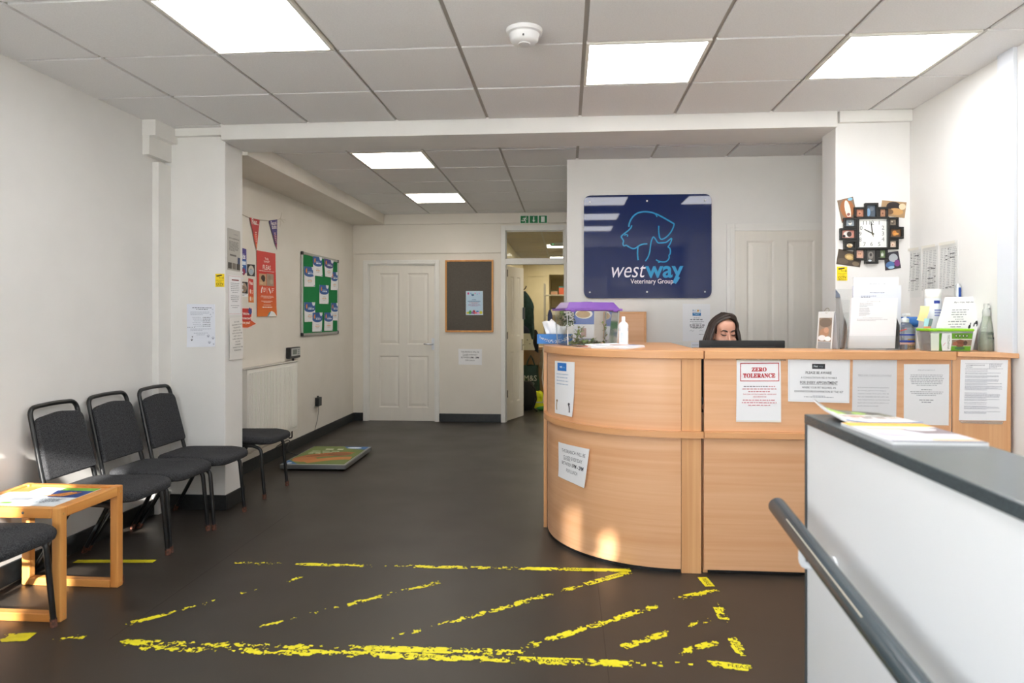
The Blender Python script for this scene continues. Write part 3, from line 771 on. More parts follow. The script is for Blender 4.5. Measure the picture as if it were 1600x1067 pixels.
t = thing('pet_weighing_scale', 'low pet weighing scale on the floor with a green printed platform', 'scale', (-2.21, 6.21, 0)); L0 = (-2.21, 6.21, 0)
q = [(-2.50, 5.79), (-1.915, 5.805), (-1.93, 6.645), (-2.51, 6.635)]
b = MB(); b.prism(q, .016, .054, M('#8d9092', .35, .7)); fr = b.build('frame', None, t, L0, w=True, bevel=.004)
b = MB()
for p in ((-2.45, 5.85), (-1.97, 5.86), (-1.98, 6.59), (-2.45, 6.58)): b.lathe([(.02, 0), (.025, .004), (.022, .017)], (p[0], p[1], 0), BLACKP, 12)
b.build('rubber_feet', None, t, L0, w=True)
ins = [(-2.485, 5.808), (-1.935, 5.822), (-1.948, 6.628), (-2.493, 6.620)]
p = Sheet(Vector((*ins[3], .0545)), Vector((*ins[2], .0545)), Vector((*ins[1], .0545)), Vector((*ins[0], .0545)), (0, 0, 1)); W, H = p.W, p.H
p.rect(0, 0, W, H, '#66773a'); p.poly([(.30, 0), (W, 0), (W, .14), (.36, .10)], '#3b6aa0'); p.ell(.42, .06, .07, .03, '#d9e2ea'); p.poly([(0, H - .16), (.14, H), (0, H)], '#3b6aa0'); p.ell(.05, H - .04, .022, .02, '#d9e2ea')
p.lines(.16, .12, .22, 1, .01, .045, '#d3d8bd', last=1); p.lines(.06, .23, .3, 3, .05, .022, '#c9cfb0')
p.stroke([(.08, .62), (.14, .48), (.26, .40), (.38, .34), (.47, .36)], .16, '#a5622f'); p.ell(.13, .62, .11, .10, '#b06c36'); p.ell(.37, .37, .11, .075, '#8a4f24'); p.stroke([(.17, .73), (.30, .62), (.42, .56), (.53, .54)], .12, '#b8763c'); p.stroke([(.10, .50), (.24, .42), (.40, .42)], .025, '#6f3f1c')
p.done('platform_mat', parent=t); bpy.data.objects['platform_mat']['label'] = 'green mat printed with a lying brown dog'

a, c = onx(452, 550, -2.715), onx(468, 550, -2.715)
t = thing('scale_display', 'small black scale readout with a grey screen on the wall above the radiator', 'display', (XLR, (a.y + c.y) / 2, .99)); yy = (a.y + c.y) / 2
b = MB(); b.box(0, -.13, -.06, .045, .13, .05); b.build('casing', BLACKP, t, bevel=.006)
b = MB(); b.box(.0452, -.10, -.035, .0475, .115, .04, M('#b8bcba', .5)); b.box(.0476, -.07, -.02, .0486, .03, .028, M('#5f6a62', .3))
for k in range(3): b.box(.0476, .05, -.025 + k * .02, .0486, .095, -.012 + k * .02, M('#8a8f90', .5))
b.build('screen', None, t)
b = MB(); b.tube([(.02, 0, -.06), (.02, 0, -.085)], .012, None, 8); b.build('mount', BLACKP, t)
a = onx(498, 627, -2.715)
t = thing('plug_adapter', 'black plug adapter in the rear left wall with a thin cable hanging down', 'plug', (XLR, a.y, a.z))
b = MB(); b.box(0, -.055, -.055, .01, .055, .055); b.build('socket_plate', M('#d9d4c8', .4), t, bevel=.003)
b = MB(); b.box(.010, -.05, -.05, .055, .045, .045); b.tube([(.03, -.01, .045), (.03, -.01, .062)], .012, None, 8); b.build('adapter', BLACKP, t, bevel=.006)
b = MB(); b.tube([(.03, 0, -.05), (.032, .005, -.1), (.028, -.02, -.2), (.02, -.06, -.28), (.018, -.07, a.z * 0 - .30)], .003, M('#4a463f', .5), 6); b.build('cable', None, t)
b = MB(); b.tube(bend([(-2.72, 6.2, .12), (-2.70, 6.3, .14), (-2.70, 6.44, .15), (-2.70, 6.5, .13), (-2.66, 6.3, .06), (-2.55, 6.4, .006), (-2.50, 6.55, .006)], .06), .0045, BLACKP, 6)
tag(b.build('power_cable', None, loc=(-2.68, 6.35, .006)), 'thin black cable looping from under the radiator to the scale', 'cable')

# smoke detector
c = onz(819, 47, CE)
t = thing('smoke_detector', 'round white smoke detector on the ceiling', 'smoke detector', (c.x, c.y, CE))
SM = M('#e8e8e8', .5)
b = MB(); b.lathe([(.075, -.022), (.082, -.018), (.084, 0)], (0, 0, 0), SM, 32); b.build('base', None, t, smooth=True)
b = MB(); b.lathe([(.03, -.062), (.055, -.058), (.064, -.048), (.066, -.03), (.070, -.022)], (0, 0, 0), SM, 32); b.build('sensor_head', None, t, smooth=True)
b = MB(); b.lathe([(.026, -.066), (.028, -.0618)], (0, 0, 0), M('#d4d4d4', .5), 20); b.box(-.004, -.062, -.05, .004, -.0665, -.042, M('#555555')); b.build('cap', None, t)

# ------------------------------------------------------------------ worn floor tape
def vnoise(seed):
    rr = random.Random(seed); g = {}
    def f(x, y):
        xi, yi = math.floor(x), math.floor(y); fx, fy = x - xi, y - yi; fx = fx * fx * (3 - 2 * fx); fy = fy * fy * (3 - 2 * fy)
        def h(i, j):
            if (i, j) not in g: g[(i, j)] = rr.random()
            return g[(i, j)]
        return (h(xi, yi) * (1 - fx) + h(xi + 1, yi) * fx) * (1 - fy) + (h(xi, yi + 1) * (1 - fx) + h(xi + 1, yi + 1) * fx) * fy
    return f
TAPE = noisy('yellow_tape', '#d3ca12', '#e3da22', 30, rough=.5)
TAPET = M('#4b4a12', .6)
def tape(pa, pb, wear, label, wd=.05, seed=1, words=None):
    a, e = onz(*pa, 0), onz(*pb, 0); d = e - a; Ln = d.length; d.normalize(); n = Vector((-d.y, d.x, 0))
    b = MB(); f = vnoise(seed); g = vnoise(seed + 50); hN = vnoise(seed + 99); cs = .0045; nl = max(2, int(wd / cs)); rr = random.Random(seed); ns = int(Ln / cs)
    idx = {}
    def P(i, j):
        if (i, j) not in idx:
            p = a + d * (i * cs) + n * ((j / nl - .5) * wd) + Vector((rr.uniform(-.35, .35) * cs, rr.uniform(-.35, .35) * cs, .0012)); idx[(i, j)] = len(vs); vs.append(p)
        return idx[(i, j)]
    vs = []; fs = []
    for i in range(ns):
        for j in range(nl):
            ew = abs((j + .5) / nl - .5) * 2
            wr = wear(i / ns) if callable(wear) else wear
            v = .34 * f(i * cs * 9, j * cs * 14) + .36 * g(i * cs * 45, j * cs * 60) + .30 * hN(i * cs * 130, j * cs * 150) - .16 * ew ** 2 * min(1, wr * 2.5) - (.22 * max(0, 1 - min(i, ns - i) * cs / .05) if wr > .1 else 0)
            if v > .17 + wr * .62: fs.append((P(i, j), P(i + 1, j), P(i + 1, j + 1), P(i, j + 1)))
    b.add(vs, fs, TAPE)
    if words:
        for t0, s in words:
            V, F = text_geo(s, .012, 1); q = a + d * (t0 * Ln); h = .02 / .7
            b.add([q + d * (x * h) + n * (y * h - .008) + Vector((0, 0, .0018)) for x, y in V], F, TAPET)
    return tag(b.build('floor_tape', None, loc=(a + e) / 2), label, 'floor tape', 'worn yellow tape lines on the floor')
def seg(*iv):
    """wear by position: list of (start, wear)"""
    def f(x):
        w_ = iv[0][1]
        for s_, q in iv:
            if x >= s_: w_ = q
        return w_
    return f
tape((118, 877), (243, 877), .0, 'short clean yellow tape piece on the floor behind the pine table', .045, 3)
tape((358, 879.5), (987, 891.5), seg((0, .75), (.15, .62), (.18, .50), (.35, .62), (.43, .48), (.62, .40), (.86, .2)), 'long far yellow tape line ending at the curved desk', .045, 5, [(.84, 'PLEASE')])
tape((0, 997), (50, 995), .12, 'thick yellow tape patch at the bottom left edge of the picture', .075, 8)
tape((72, 1001), (150, 993), .60, 'faint flecks of yellow tape in front of the pine table leg', .05, 11)
tape((178, 1003), (835, 1020), seg((0, .47), (.3, .52), (.6, .40), (.9, .52)), 'upper strip of the doubled near yellow tape line, longer row of flakes', .05, 13)
tape((190, 1010), (1092, 1041), seg((0, .60), (.22, .50), (.40, .42), (.62, .46), (.70, .38), (.85, .50)), 'lower strip of the doubled near yellow tape line, running to the front corner', .055, 17, [(.52, 'PLEASE'), (.72, 'DISTANCE')])
tape((1105, 1036), (1176, 1045), .22, 'yellow tape stub at the front right corner of the marked square', .05, 21, [(.45, 'PLEASE')])
tape((193, 977), (482, 899), seg((0, .58), (.35, .62), (.6, .63)), 'leftmost diagonal of worn yellow tape flecks', .042, 23)
tape((398, 981), (692, 908), seg((0, .62), (.3, .70), (.45, .58), (.75, .56)), 'second diagonal yellow tape line from the left, broken into flecks', .042, 27)
tape((598, 1002), (985, 893.5), seg((0, .48), (.28, .44), (.72, .66), (.78, .3), (.9, .15)), 'middle diagonal yellow tape line reaching the foot of the curved desk', .046, 31, [(.86, 'DISTANCE')])
tape((815, 1013), (1028, 946), seg((0, .45), (.5, .38)), 'diagonal yellow tape line pointing at the beech post of the desk', .046, 37)
tape((1052, 937), (1122, 922), seg((0, .5), (.4, .42)), 'short ragged yellow tape bit below the desk post', .05, 41)
tape((955, 1017), (1052, 986), .46, 'short diagonal yellow tape strip near the front right corner', .045, 43)
tape((1068, 980), (1112, 966), .5, 'small yellow tape fleck between the diagonal strips, right of the middle', .045, 47)
tape((1060, 1021), (1122, 1003), .52, 'last short diagonal yellow tape fleck beside the right edge line', .045, 53)
tape((1097, 902), (1110, 917), .02, 'clean oblong of yellow tape touching the desk post foot', .05, 59, [(.15, 'PLEASE')])
tape((1118, 938), (1135, 976), seg((0, .62), (.3, .40), (.8, .6)), 'right edge yellow tape flecks, upper part', .05, 61)
tape((1136, 990), (1164, 1026), seg((0, .42), (.3, .36)), 'right edge yellow tape strip, lower part', .05, 67, [(.4, 'PLEASE')])
# ================================================================== NOTICES, POSTERS, SIGNS
def onp(u, v, p0, n):
    d = ray(u, v); p0 = Vector(p0); n = Vector(n); o = Vector((0, 0, CZ))
    return o + d * ((p0 - o).dot(n) / d.dot(n))
def zq(ox, oy, sc, pts): return [(ox + x / sc, oy + y / sc) for x, y in pts]
def photo(p, x, y, w, h, bgc, blobs):
    p.rect(x, y, w, h, bgc)
    for cx, cy, rx, ry, c in blobs: p.ell(x + cx * w, y + cy * h, rx * w, ry * h, c, 14)
wave = lambda a, ph=0: (lambda u, v: a * (math.sin(5 * v + ph) * .5 + .5) * (.4 + .6 * u))
TRT = glass('sticky_tape', '#fbf8f0', .25, .22)
# ---- pillar, right face
NX = (1, 0, 0); XP = -2.37
p = sheet_x([(355.1, 355.6), (374.5, 361.7), (375, 425), (355.3, 421.2)], XP + .0005, NX, mat=M('#b9b6af', .35), curl=wave(.004))
W, H = p.W, p.H; k = W / .21
p.text('westway', W * .62, .045 * k, .014 * k, '#8c8a86'); p.text('DATA & MARKETING', W / 2, .082 * k, .011 * k, '#4b4a48', w=W * .8, bold=.01); p.lines(.02, .1 * k, W - .04, 9, .009 * k, .004, '#6f6d69'); p.rect(.03, .205 * k, W * .5, .012, '#6f6d69')
p.rect(W * .78, H - .115 * k, W * .2, .06, '#3d4a6a')
for i in range(3): p.rect(.005 + i * (W / 3), H - .062 * k, W / 3 - .008, .05 * k, ['#55504a', '#7c766d', '#4b463f'][i])
p.done('poster', 'grey printed poster with three small photos along its foot, topmost on the pillar side', 'poster', 'papers on the side of the pillar')
p = sheet_x([(356.2, 429), (376.1, 431.3), (376.8, 491.7), (356.5, 492.2)], XP + .0005, NX, curl=wave(.003))
W, H = p.W, p.H
p.frame(.006, .006, W - .012, H - .012, .0022, '#d59a94'); p.rect(W * .25, .03, W * .55, .008, '#8e4747'); p.lines(.03, .055, W - .06, 6, .013, .004, al='c'); p.lines(.03, .145, W - .06, 4, .013, .004, al='c'); p.lines(.03, .215, W - .06, 2, .013, .004, al='c')
p.done('notice', 'white notice with a thin red border, middle one on the pillar side', 'notice', 'papers on the side of the pillar')
p = sheet_x([(357, 497), (376.8, 494.5), (377.5, 560), (356.2, 562.5)], XP + .0005, NX, mat=PAPERC, curl=lambda u, v: .006 + .012 * abs(math.sin(3 * v)) * v)
W, H = p.W, p.H
for i, t in enumerate(['IN THE', 'INTERESTS OF', 'YOUR PETS', 'SAFETY ALL', 'PETS MUST BE', 'KEPT ON A', 'LEAD OR IN A', 'SECURE', 'CARRIER', 'WHILST IN THE', 'BUILDING']): p.text(t, W * .56, H * (.125 + i * .067), H * .030, '#4a4a4a', w=min(W * .75, W * .062 * len(t)))
p.done('notice', 'curling white notice about keeping pets on a lead, lowest on the pillar side', 'notice', 'papers on the side of the pillar')
# ---- pillar front
p = sheet_y([(291.9, 475), (335.7, 475.5), (336.7, 541.4), (292.4, 542.5)], 4.584, mat=M('#e3e7f0', .6), curl=lambda u, v: .010 * max(0, v - .8) * 5 * .5)
W, H = p.W, p.H; PG = '#a3a8b8'
p.lines(W * .2, H * .075, W * .68, 2, .011, .005, '#5d6270', al='c'); p.lines(W * .13, H * .18, W * .75, 3, .009, .003, PG)
for i in range(6): p.lines(W * (.2 + .03 * (i % 3)), H * (.305 + .04 * i), W * .3, 1, .01, .003, PG, last=1); p.lines(W * .57, H * (.305 + .04 * i), W * .27, 1, .01, .004, '#5d6270', last=1)
p.lines(W * .13, H * .575, W * .75, 2, .01, .003, PG); p.lines(W * .25, H * .67, W * .5, 2, .012, .003, PG, al='c')
def paw(p, x, y, r, c):
    p.ell(x, y + r * .25, r * .55, r * .45, c, 10)
    for dx, dy in ((-.7, -.2), (-.28, -.62), (.28, -.62), (.7, -.2)): p.ell(x + dx * r, y + dy * r, r * .2, r * .28, c, 8)
for x, y, r in ((.76, .75, .06), (.93, .80, .06), (.81, .90, .06), (.96, .94, .035), (.93, .12, .025), (.95, .20, .022), (.86, .24, .025), (.90, .29, .022)): paw(p, x * W, y * H, r * W, PG)
for x in (.06, .13, .21, .30): paw(p, x * W, .54 * H, .018 * W, '#55585f')
paw(p, .2 * W, .83 * H, .045 * W, '#3a3d44'); paw(p, .22 * W, .76 * H, .03 * W, '#3a3d44')
p.done('notice', 'pale bluish notice with paw prints on the front of the left pillar', 'notice')
def cctv(pts, y, label):
    p = sheet_y(pts, y, mat=M('#f2d30e', .45)); W, H = p.W, p.H; K = '#26230f'
    p.poly([(W * .14, H * .12), (W * .72, H * .06), (W * .76, H * .15), (W * .2, H * .22)], K); p.poly([(W * .1, H * .14), (W * .2, H * .12), (W * .2, H * .2), (W * .14, H * .21)], K)
    p.rect(W * .42, H * .2, W * .035, H * .13, K); p.rect(W * .42, H * .30, W * .45, H * .02, K); p.poly([(W * .84, H * .22), (W * .9, H * .2), (W * .9, H * .40), (W * .84, H * .38)], K)
    p.text('CAMERA IN OPERATION', W / 2, H * .52, H * .05, K, w=W * .9); p.text('BY LAW', W / 2, H * .62, H * .05, K, w=W * .4); p.text('CCTV', W / 2, H * .86, H * .17, K, w=W * .78, bold=.015); p.lines(W * .15, H * .92, W * .7, 1, .01, H * .035, K, last=1)
    p.done('warning_sticker', label, 'sticker', 'yellow camera stickers')
cctv([(336.6, 427.8), (350.6, 427.8), (350.6, 448.2), (336.6, 448.2)], 4.584, 'yellow CCTV sticker on the left pillar, near its right edge')
cctv([(1307.7, 416.6), (1323.6, 416.6), (1323.9, 438.4), (1307.7, 438.4)], 4.529, 'yellow CCTV sticker on the right column below the clock')
# ---- rear left wall
XW = XLR + .0005
Z3 = lambda pts: zq(330, 320, 4.268, pts)
p = sheet_x([(373.5, 386.3), (384.6, 389.1), (385, 426.6), (373.5, 426.6)], XW, NX, mat=M('#3d3f8f', .5))
W, H = p.W, p.H
p.rect(0, 0, W, H * .45, '#4a3d8c'); p.rect(0, H * .45, W, H * .55, '#2f62a8'); p.text('Ticks', W * .55, .09, .045, '#ffffff', bold=.02, w=W * .6); p.ell(W * .6, .2, .03, .03, '#8f2f55')
for i in range(5): p.rect(W * .3, .15 + i * .05, W * .22, .012, '#dfe3f2')
p.rect(W * .3, H - .1, W * .6, .03, '#dfe8f5'); p.done('leaflet', 'narrow blue and purple Ticks leaflet beside the pillar edge', 'leaflet', 'small leaflets on the rear left wall')
def moon(pts, label, cap, c):
    p = sheet_x(pts, XW, NX); W, H = p.W, p.H; h = H * (.78 if cap else 1)
    p.rect(0, 0, W, h, '#1b1c1e'); p.ell(W * .52, h * .5, W * .36, h * .42, c, 20); p.ell(W * .52, h * .62, W * .30, h * .26, '#a9b7c4' if not cap else '#8d7a68', 16); p.ell(W * .48, h * .4, W * .06, h * .04, '#6e5c4c')
    if cap: p.lines(W * .1, H * .82, W * .8, 2, H * .08, H * .03)
    p.done('photo_print', label, 'photo', 'small round-dish photos on the rear left wall')
moon([(385.7, 412.5), (397.9, 413.7), (397.9, 432), (385.7, 430.8)], 'black photo with a pale round dish, between the blue leaflet and the FLEAS poster', False, '#cfc6b8')
moon([(374, 439.8), (386.7, 440.7), (387, 464), (374, 463)], 'captioned black photo with a brownish round dish, left of the small red leaflet', True, '#b39d88')
p = sheet_x([(388.1, 434.8), (395.6, 436.4), (396.3, 472.8), (388.3, 472.3)], XW, NX, mat=M('#cf3b34', .5))
W, H = p.W, p.H
p.rect(0, H * .45, W, H * .3, '#dd5a2e'); p.rect(0, H * .75, W, H * .25, '#e7832c'); p.text('Fleas', W * .5, .05, .03, '#fff4ee', bold=.02, w=W * .7)
for i in range(3): p.ell(W * .35, .11 + i * .065, .013, .02, '#f3ddd0'); p.lines(W * .6, .10 + i * .065, W * .3, 3, .012, .004, '#f3ddd0')
p.done('leaflet', 'narrow red to orange Fleas leaflet just left of the big FLEAS poster', 'leaflet', 'small leaflets on the rear left wall')
p = sheet_x([(370, 479.6), (395.1, 479.8), (393.6, 514), (370, 513.7)], XW, NX, mat=M('#f0dcd4', .5)); W, H = p.W, p.H
p.poly([(W - .002, H * .60), (W + .10, H * .76), (W - .06, H)], '#f0dcd4'); p.poly([(.015, .012), (W - .02, .012), (W - .03, H * .6), (W + .07, H * .76), (W - .08, H - .012), (.015, H - .012)], '#c6322f'); p.poly([(.015, H * .64), (W - .028, H * .64), (W + .07, H * .76), (W - .08, H - .012), (.015, H - .012)], '#dc5f2c')
p.ell(W * .82, H * .18, .035, .028, '#3e4a94', 12, 0, .5)
for i, t in enumerate(["We're", 'protected!', 'Are you?']): p.text(t, W * .56, H * (.36 + .2 * i), H * .115, '#fff6f0', bold=.022, w=W * (.42, .68, .56)[i])
p.done('sign', 'red speech bubble sign asking are you protected, below the small leaflets', 'sign')
p = sheet_x([(400.3, 391), (429.5, 396.1), (431.2, 493.9), (401, 494.6)], XW, NX, mat=M('#d2342f', .4), curl=lambda u, v: .004 + .015 * max(0, u - .8) * max(0, v - .85) * 30 * .2)
W, H = p.W, p.H
for i in range(14): p.rect(0, H * (.30 + .05 * i), W, H * .0502, (int(210 + 14 * i / 13), int(56 + 62 * i / 13), int(48 - 8 * i / 13)))
p.text('The Big', W * .5, H * .12, H * .030, '#f8e9e4', bold=.02); p.text('FLEA PROJECT', W * .5, H * .165, H * .028, '#f8e9e4', bold=.02, w=W * .3); p.text('FLEAS', W * .5, H * .275, H * .07, '#fff7f2', bold=.01, w=W * .42); p.lines(W * .1, H * .295, W * .8, 1, .01, H * .010, '#f8e9e4', last=1)
photo(p, W * .10, H * .345, W * .36, H * .18, '#c9a17e', [(.55, .35, .3, .25, '#3b2418'), (.62, .5, .2, .18, '#2c1a12'), (.3, .8, .25, .1, '#d8b491')]); photo(p, W * .48, H * .335, W * .38, H * .19, '#a58f7c', [(.4, .3, .2, .2, '#95806d'), (.7, .65, .22, .2, '#b6a28e')])
p.stroke([(W * .2, H * .64), (W * .22, H * .58), (W * .27, H * .55)], W * .05, '#fdf0ea'); p.stroke([(W * .58, H * .56), (W * .64, H * .6), (W * .68, H * .64)], W * .05, '#fdf0ea'); p.rect(W * .48, H * .545, .004, H * .1, '#fdf0ea')
p.lines(W * .3, H * .56, W * .14, 3, H * .025, H * .012, '#fdf0ea'); p.lines(W * .74, H * .56, W * .14, 3, H * .025, H * .012, '#fdf0ea')
p.lines(W * .15, H * .68, W * .7, 3, H * .016, H * .007, '#fbe7d8', al='c'); p.lines(W * .18, H * .76, W * .62, 2, H * .018, H * .008, '#fbe7d8', al='c'); p.lines(W * .3, H * .82, W * .4, 1, .01, H * .008, '#fbe7d8', last=1); p.lines(W * .24, H * .85, W * .5, 1, .01, H * .016, '#fff3ea', last=1)
p.poly([(W * .48, H), (W * .58, H * .94), (W * .72, H * .915), (W * .86, H * .94), (W * .98, H)], '#f4f6f4'); p.poly([(W * .48, H), (W * .58, H * .94), (W * .68, H * .925), (W * .6, H)], '#3d9fb0')
p.done('poster', 'large red to orange FLEAS poster under the red pennant', 'poster')
# bunting
SP = [onx(u, v, XLR + .006) for u, v in Z3([(150, 40), (200, 60), (255, 85), (323, 101), (385, 106), (440, 99), (462, 92)])]
t = thing('bunting', 'string of two printed pennants across the rear left wall, one red and one purple', 'bunting', tuple(SP[3]))
b = MB(); b.tube(SP, .003, M('#cfc8ba', .8), 6); e = SP[-1]
for dy, dz in ((.02, .06), (.08, -.03), (.12, .0), (-.02, -.08)): b.tube([e, e + Vector((.004, dy * .6, dz * .7)), e + Vector((.002, dy, dz))], .0015, M('#cfc8ba', .8), 5)
b.build('string', None, t, SP[3], w=True)
def pennant(pts, c1, c2, c3, words):
    A, B_, Cc = [onx(u, v, XLR + .008) for u, v in Z3(pts)]
    b = MB(); b.add([A, B_, Cc, A + Vector((.001, 0, 0)), B_ + Vector((.001, 0, 0)), Cc + Vector((.001, 0, 0))], [(0, 1, 2)[::-1], (3, 4, 5)[::-1], (0, 3, 4, 1), (1, 4, 5, 2), (2, 5, 3, 0)], M(c1, .5))
    q = lambda a, t: A.lerp(B_, a).lerp(Cc, t) + Vector((.0016, 0, 0))
    b.add([q(0, .5), q(1, .5), q(.5, 1)], [(0, 2, 1)], M(c2, .5)); b.add([q(.1, .8) + Vector((.0004, 0, 0)), q(.9, .8) + Vector((.0004, 0, 0)), q(.5, .99) + Vector((.0004, 0, 0))], [(0, 2, 1)], M(c3, .5))
    wd = (B_ - A); Wd = wd.length; wd.normalize(); dn = (Cc - (A + B_) / 2).normalized()
    for i, (s, h, yy) in enumerate(words):
        V, F = text_geo(s, .02, 1); x0 = min(v[0] for v in V); x1 = max(v[0] for v in V); sc = h / .7; sx = min(sc, Wd * .8 * (1 - yy) / (x1 - x0))
        o_ = (A + B_) / 2 + dn * (yy * (Cc - A).length) + Vector((.0024, 0, 0))
        b.add([o_ + wd * ((x - (x0 + x1) / 2) * sx) - dn * (y * sc) for x, y in V], F, M('#fbf1ee'))
    for k in range(6):
        o_ = q(.35, .42 + k * .06) + Vector((.001, 0, 0)); b.add([o_, o_ + dn * .008, o_ + dn * .008 + wd * .3 * Wd * (1 - (.42 + k * .06)), o_ + wd * .3 * Wd * (1 - (.42 + k * .06))], [(0, 1, 2, 3)], M('#f1c9bf'))
    return b
pennant([(257, 85), (323, 101), (302, 300)], '#bb2a30', '#d2452f', '#df7a35', [('Fleas...', .05, .17)]).build('flag', None, t, SP[3], w=True)['label'] = 'red pennant'
pennant([(385, 105), (440, 98), (437, 300)], '#453682', '#6a2f66', '#a23050', [('Fleas and', .04, .15), ('ticks', .04, .27)]).build('flag', None, t, SP[3], w=True)['label'] = 'purple pennant'
# ---- green board
Z4 = lambda pts: zq(460, 380, 6.667, pts)
q = [onx(u, v, XLR + .02) for u, v in Z4([(82, 82), (460, 178), (460, 940), (88, 968)])]
ya, yb2 = q[0].y, q[1].y; za, zb2 = (q[3].z + q[2].z) / 2, (q[0].z + q[1].z) / 2
BL = (XLR, (ya + yb2) / 2, za)
t = thing('notice_board', 'green felt notice board in an aluminium frame with nine cards', 'notice board', BL); hw, hh = (yb2 - ya) / 2, zb2 - za
b = MB(); b.box(0, -hw + .02, .02, .014, hw - .02, hh - .02); b.build('felt', noisy('green_felt', '#07703a', '#0f8648', 300, rough=.95, bump=.3), t)
b = MB()
for q in ((-hw, 0, hw, .028), (-hw, hh - .028, hw, hh), (-hw, .028, -hw + .028, hh - .028), (hw - .028, .028, hw, hh - .028)): b.box(0, q[0], q[1], .022, q[2], q[3])
b.build('frame', ALU, t, bevel=.005)
for sy in (-1, 1):
    for z in (0, hh - .034): b = MB(); b.box(0, sy * (hw + .002), z - .002, .025, sy * (hw - .034), z + .036); b.build('corner_cap', BLACKP, t, bevel=.006)
cards = [([(192, 135), (286, 148), (292, 347), (195, 335)], .006, 'top row, left of centre', 0), ([(308, 158), (408, 182), (392, 358), (320, 345)], .008, 'top row, tilted', 1),
  ([(100, 240), (212, 250), (213, 452), (103, 452)], .002, 'upper left side', 0), ([(385, 300), (452, 302), (452, 488), (378, 486)], .002, 'upper right side', 0), ([(260, 433), (355, 440), (355, 632), (260, 630)], .002, 'middle of the board', 0),
  ([(102, 615), (215, 615), (215, 815), (105, 820)], .002, 'lower left side', 0), ([(383, 622), (458, 622), (458, 805), (383, 803)], .002, 'lower right side', 0), ([(188, 722), (292, 722), (284, 918), (186, 922)], .006, 'bottom row, left of centre', 0), ([(313, 722), (400, 722), (398, 910), (310, 912)], .006, 'bottom row, right of centre', 0)]
for pts, off, where, pur in cards:
    p = sheet_x(Z4(pts), XLR + .0145 + off, NX); W, H = p.W, p.H; bl = '#3c3f86' if pur else '#2b5b9f'
    n = 12; p.poly([(0, 0), (W, 0), (W, H * .36)] + [(W / 2 + W / 2 * math.cos(PI * k / n), H * .36 + H * .15 * math.sin(PI * k / n)) for k in range(n + 1)] + [(0, H * .36)], bl)
    p.poly([(W * .68, 0), (W, 0), (W * .98, H * .12), (W * .88, H * .2), (W * .75, H * .15)], '#e9edf4'); p.ell(W * .2, H * .22, W * .07, H * .11, '#e08a3a', 10); p.ell(W * .22, H * .13, W * .05, H * .04, '#e08a3a', 8)
    p.lines(W * .32, H * .25, W * .4, 1, .01, H * .03, '#c6d4ea', last=1); p.lines(W * .33, H * .31, W * .55, 1, .01, H * .06, '#eaf0f8', last=1); p.lines(W * .35, H * .62, W * .3, 1, .01, H * .02, last=1); p.lines(W * .3, H * .69, W * .42, 1, .01, H * .05, '#e3b184', last=1); p.lines(W * .35, H * .79, W * .3, 1, .01, H * .02, last=1)
    p.rect(W * .88, H * .93, W * .08, H * .05, '#4a78b5')
    p.done('award_card', 'blue and white award card pinned to the green board, ' + where, 'card', 'cards on the green board')
# ---- grey board on the back wall
q0, q1 = ony(695.9, 518.9, YB), ony(771, 405.9, YB); wB, hB = q1.x - q0.x, q1.z - q0.z
t = thing('pin_board', 'grey pin board in a pale wood frame on the back wall', 'pin board', (q0.x, YB, q0.z)); f = .022
b = MB(); b.box(f, -.012, f, wB - f, 0, hB - f); b.build('felt', noisy('grey_felt', '#55504a', '#615c56', 200, rough=.95, bump=.3), t)
b = MB()
for q in ((0, 0, wB, f), (0, hB - f, wB, hB), (0, f, f, hB - f), (wB - f, f, wB, hB - f)): b.box(q[0], -.022, q[1], q[2], 0, q[3])
b.build('frame', PINE, t, bevel=.003)
p = sheet_y([(728, 454.8), (754.6, 454.8), (754.8, 492), (728, 492)], YB - .0125, mat=M('#cfe0ee', .5)); W, H = p.W, p.H
p.rect(.006, .006, W - .012, H - .012, '#bcd6ea'); p.ell(W * .14, H * .1, .012, .016, '#c9418a'); p.ell(W * .4, H * .16, .018, .012, '#2f4a8a')
for i, c in enumerate(['#6a9fd0', '#4faf8a', '#d97aa8', '#7ab0dd', '#c99ad0']): p.ell(W * (.3 + .12 * i), H * (.1 + .03 * (i % 2)), .006, .010, c)
p.text('EASTER', W * .48, H * .38, H * .035, '#2a5b94', bold=.03); p.text('COFFEE MORNING', W * .48, H * .45, H * .04, '#2a5b94', bold=.03, w=W * .76); p.lines(W * .2, H * .48, W * .6, 2, H * .03, H * .014, '#b1467a', al='c'); p.lines(W * .12, H * .56, W * .76, 3, H * .03, H * .014, '#9a5a9a', al='c')
for i, (x, r, c) in enumerate([(.12, .05, '#d8c93f'), (.25, .09, '#47a04a'), (.47, .10, '#a82a50'), (.38, .05, '#8a6aa8'), (.68, .085, '#2f86c9'), (.58, .045, '#e06f7a'), (.88, .075, '#d6cf4a'), (.72, .045, '#e9a9cf')]): p.ell(W * x, H * .94 - r * H * .5, W * .09, H * r * .95, c, 12)
p.rect(0, H * .965, W, H * .035, '#cfe0ee')
p.done('leaflet', 'pale blue coffee morning leaflet with coloured eggs, pinned to the grey board', 'leaflet')
def closed(p, cut=False, sk=0):
    W, H = p.W, p.H; c = '#5a5c64'
    rows = [[('THIS BRANCH WILL BE', 0, .80)], [('CLOSED', 1, .28), (' EVERYDAY', 0, .38)], [('BETWEEN ', 0, .38), ('1PM - 2PM', 2, .40)], [('FOR LUNCH', 0, .42)]]
    for i, r in enumerate(rows):
        tot = sum(x[2] for x in r); x = .5 - tot / 2 + (.04 if cut else 0)
        for s, st, wf in r:
            p.text(s.strip(), W * (x + .01), H * (.24 + .175 * i), H * .095, '#3d3f48' if st == 2 else c, al='l', w=W * (wf - .03), bold=.03 if st == 2 else 0, ul=st == 1); x += wf
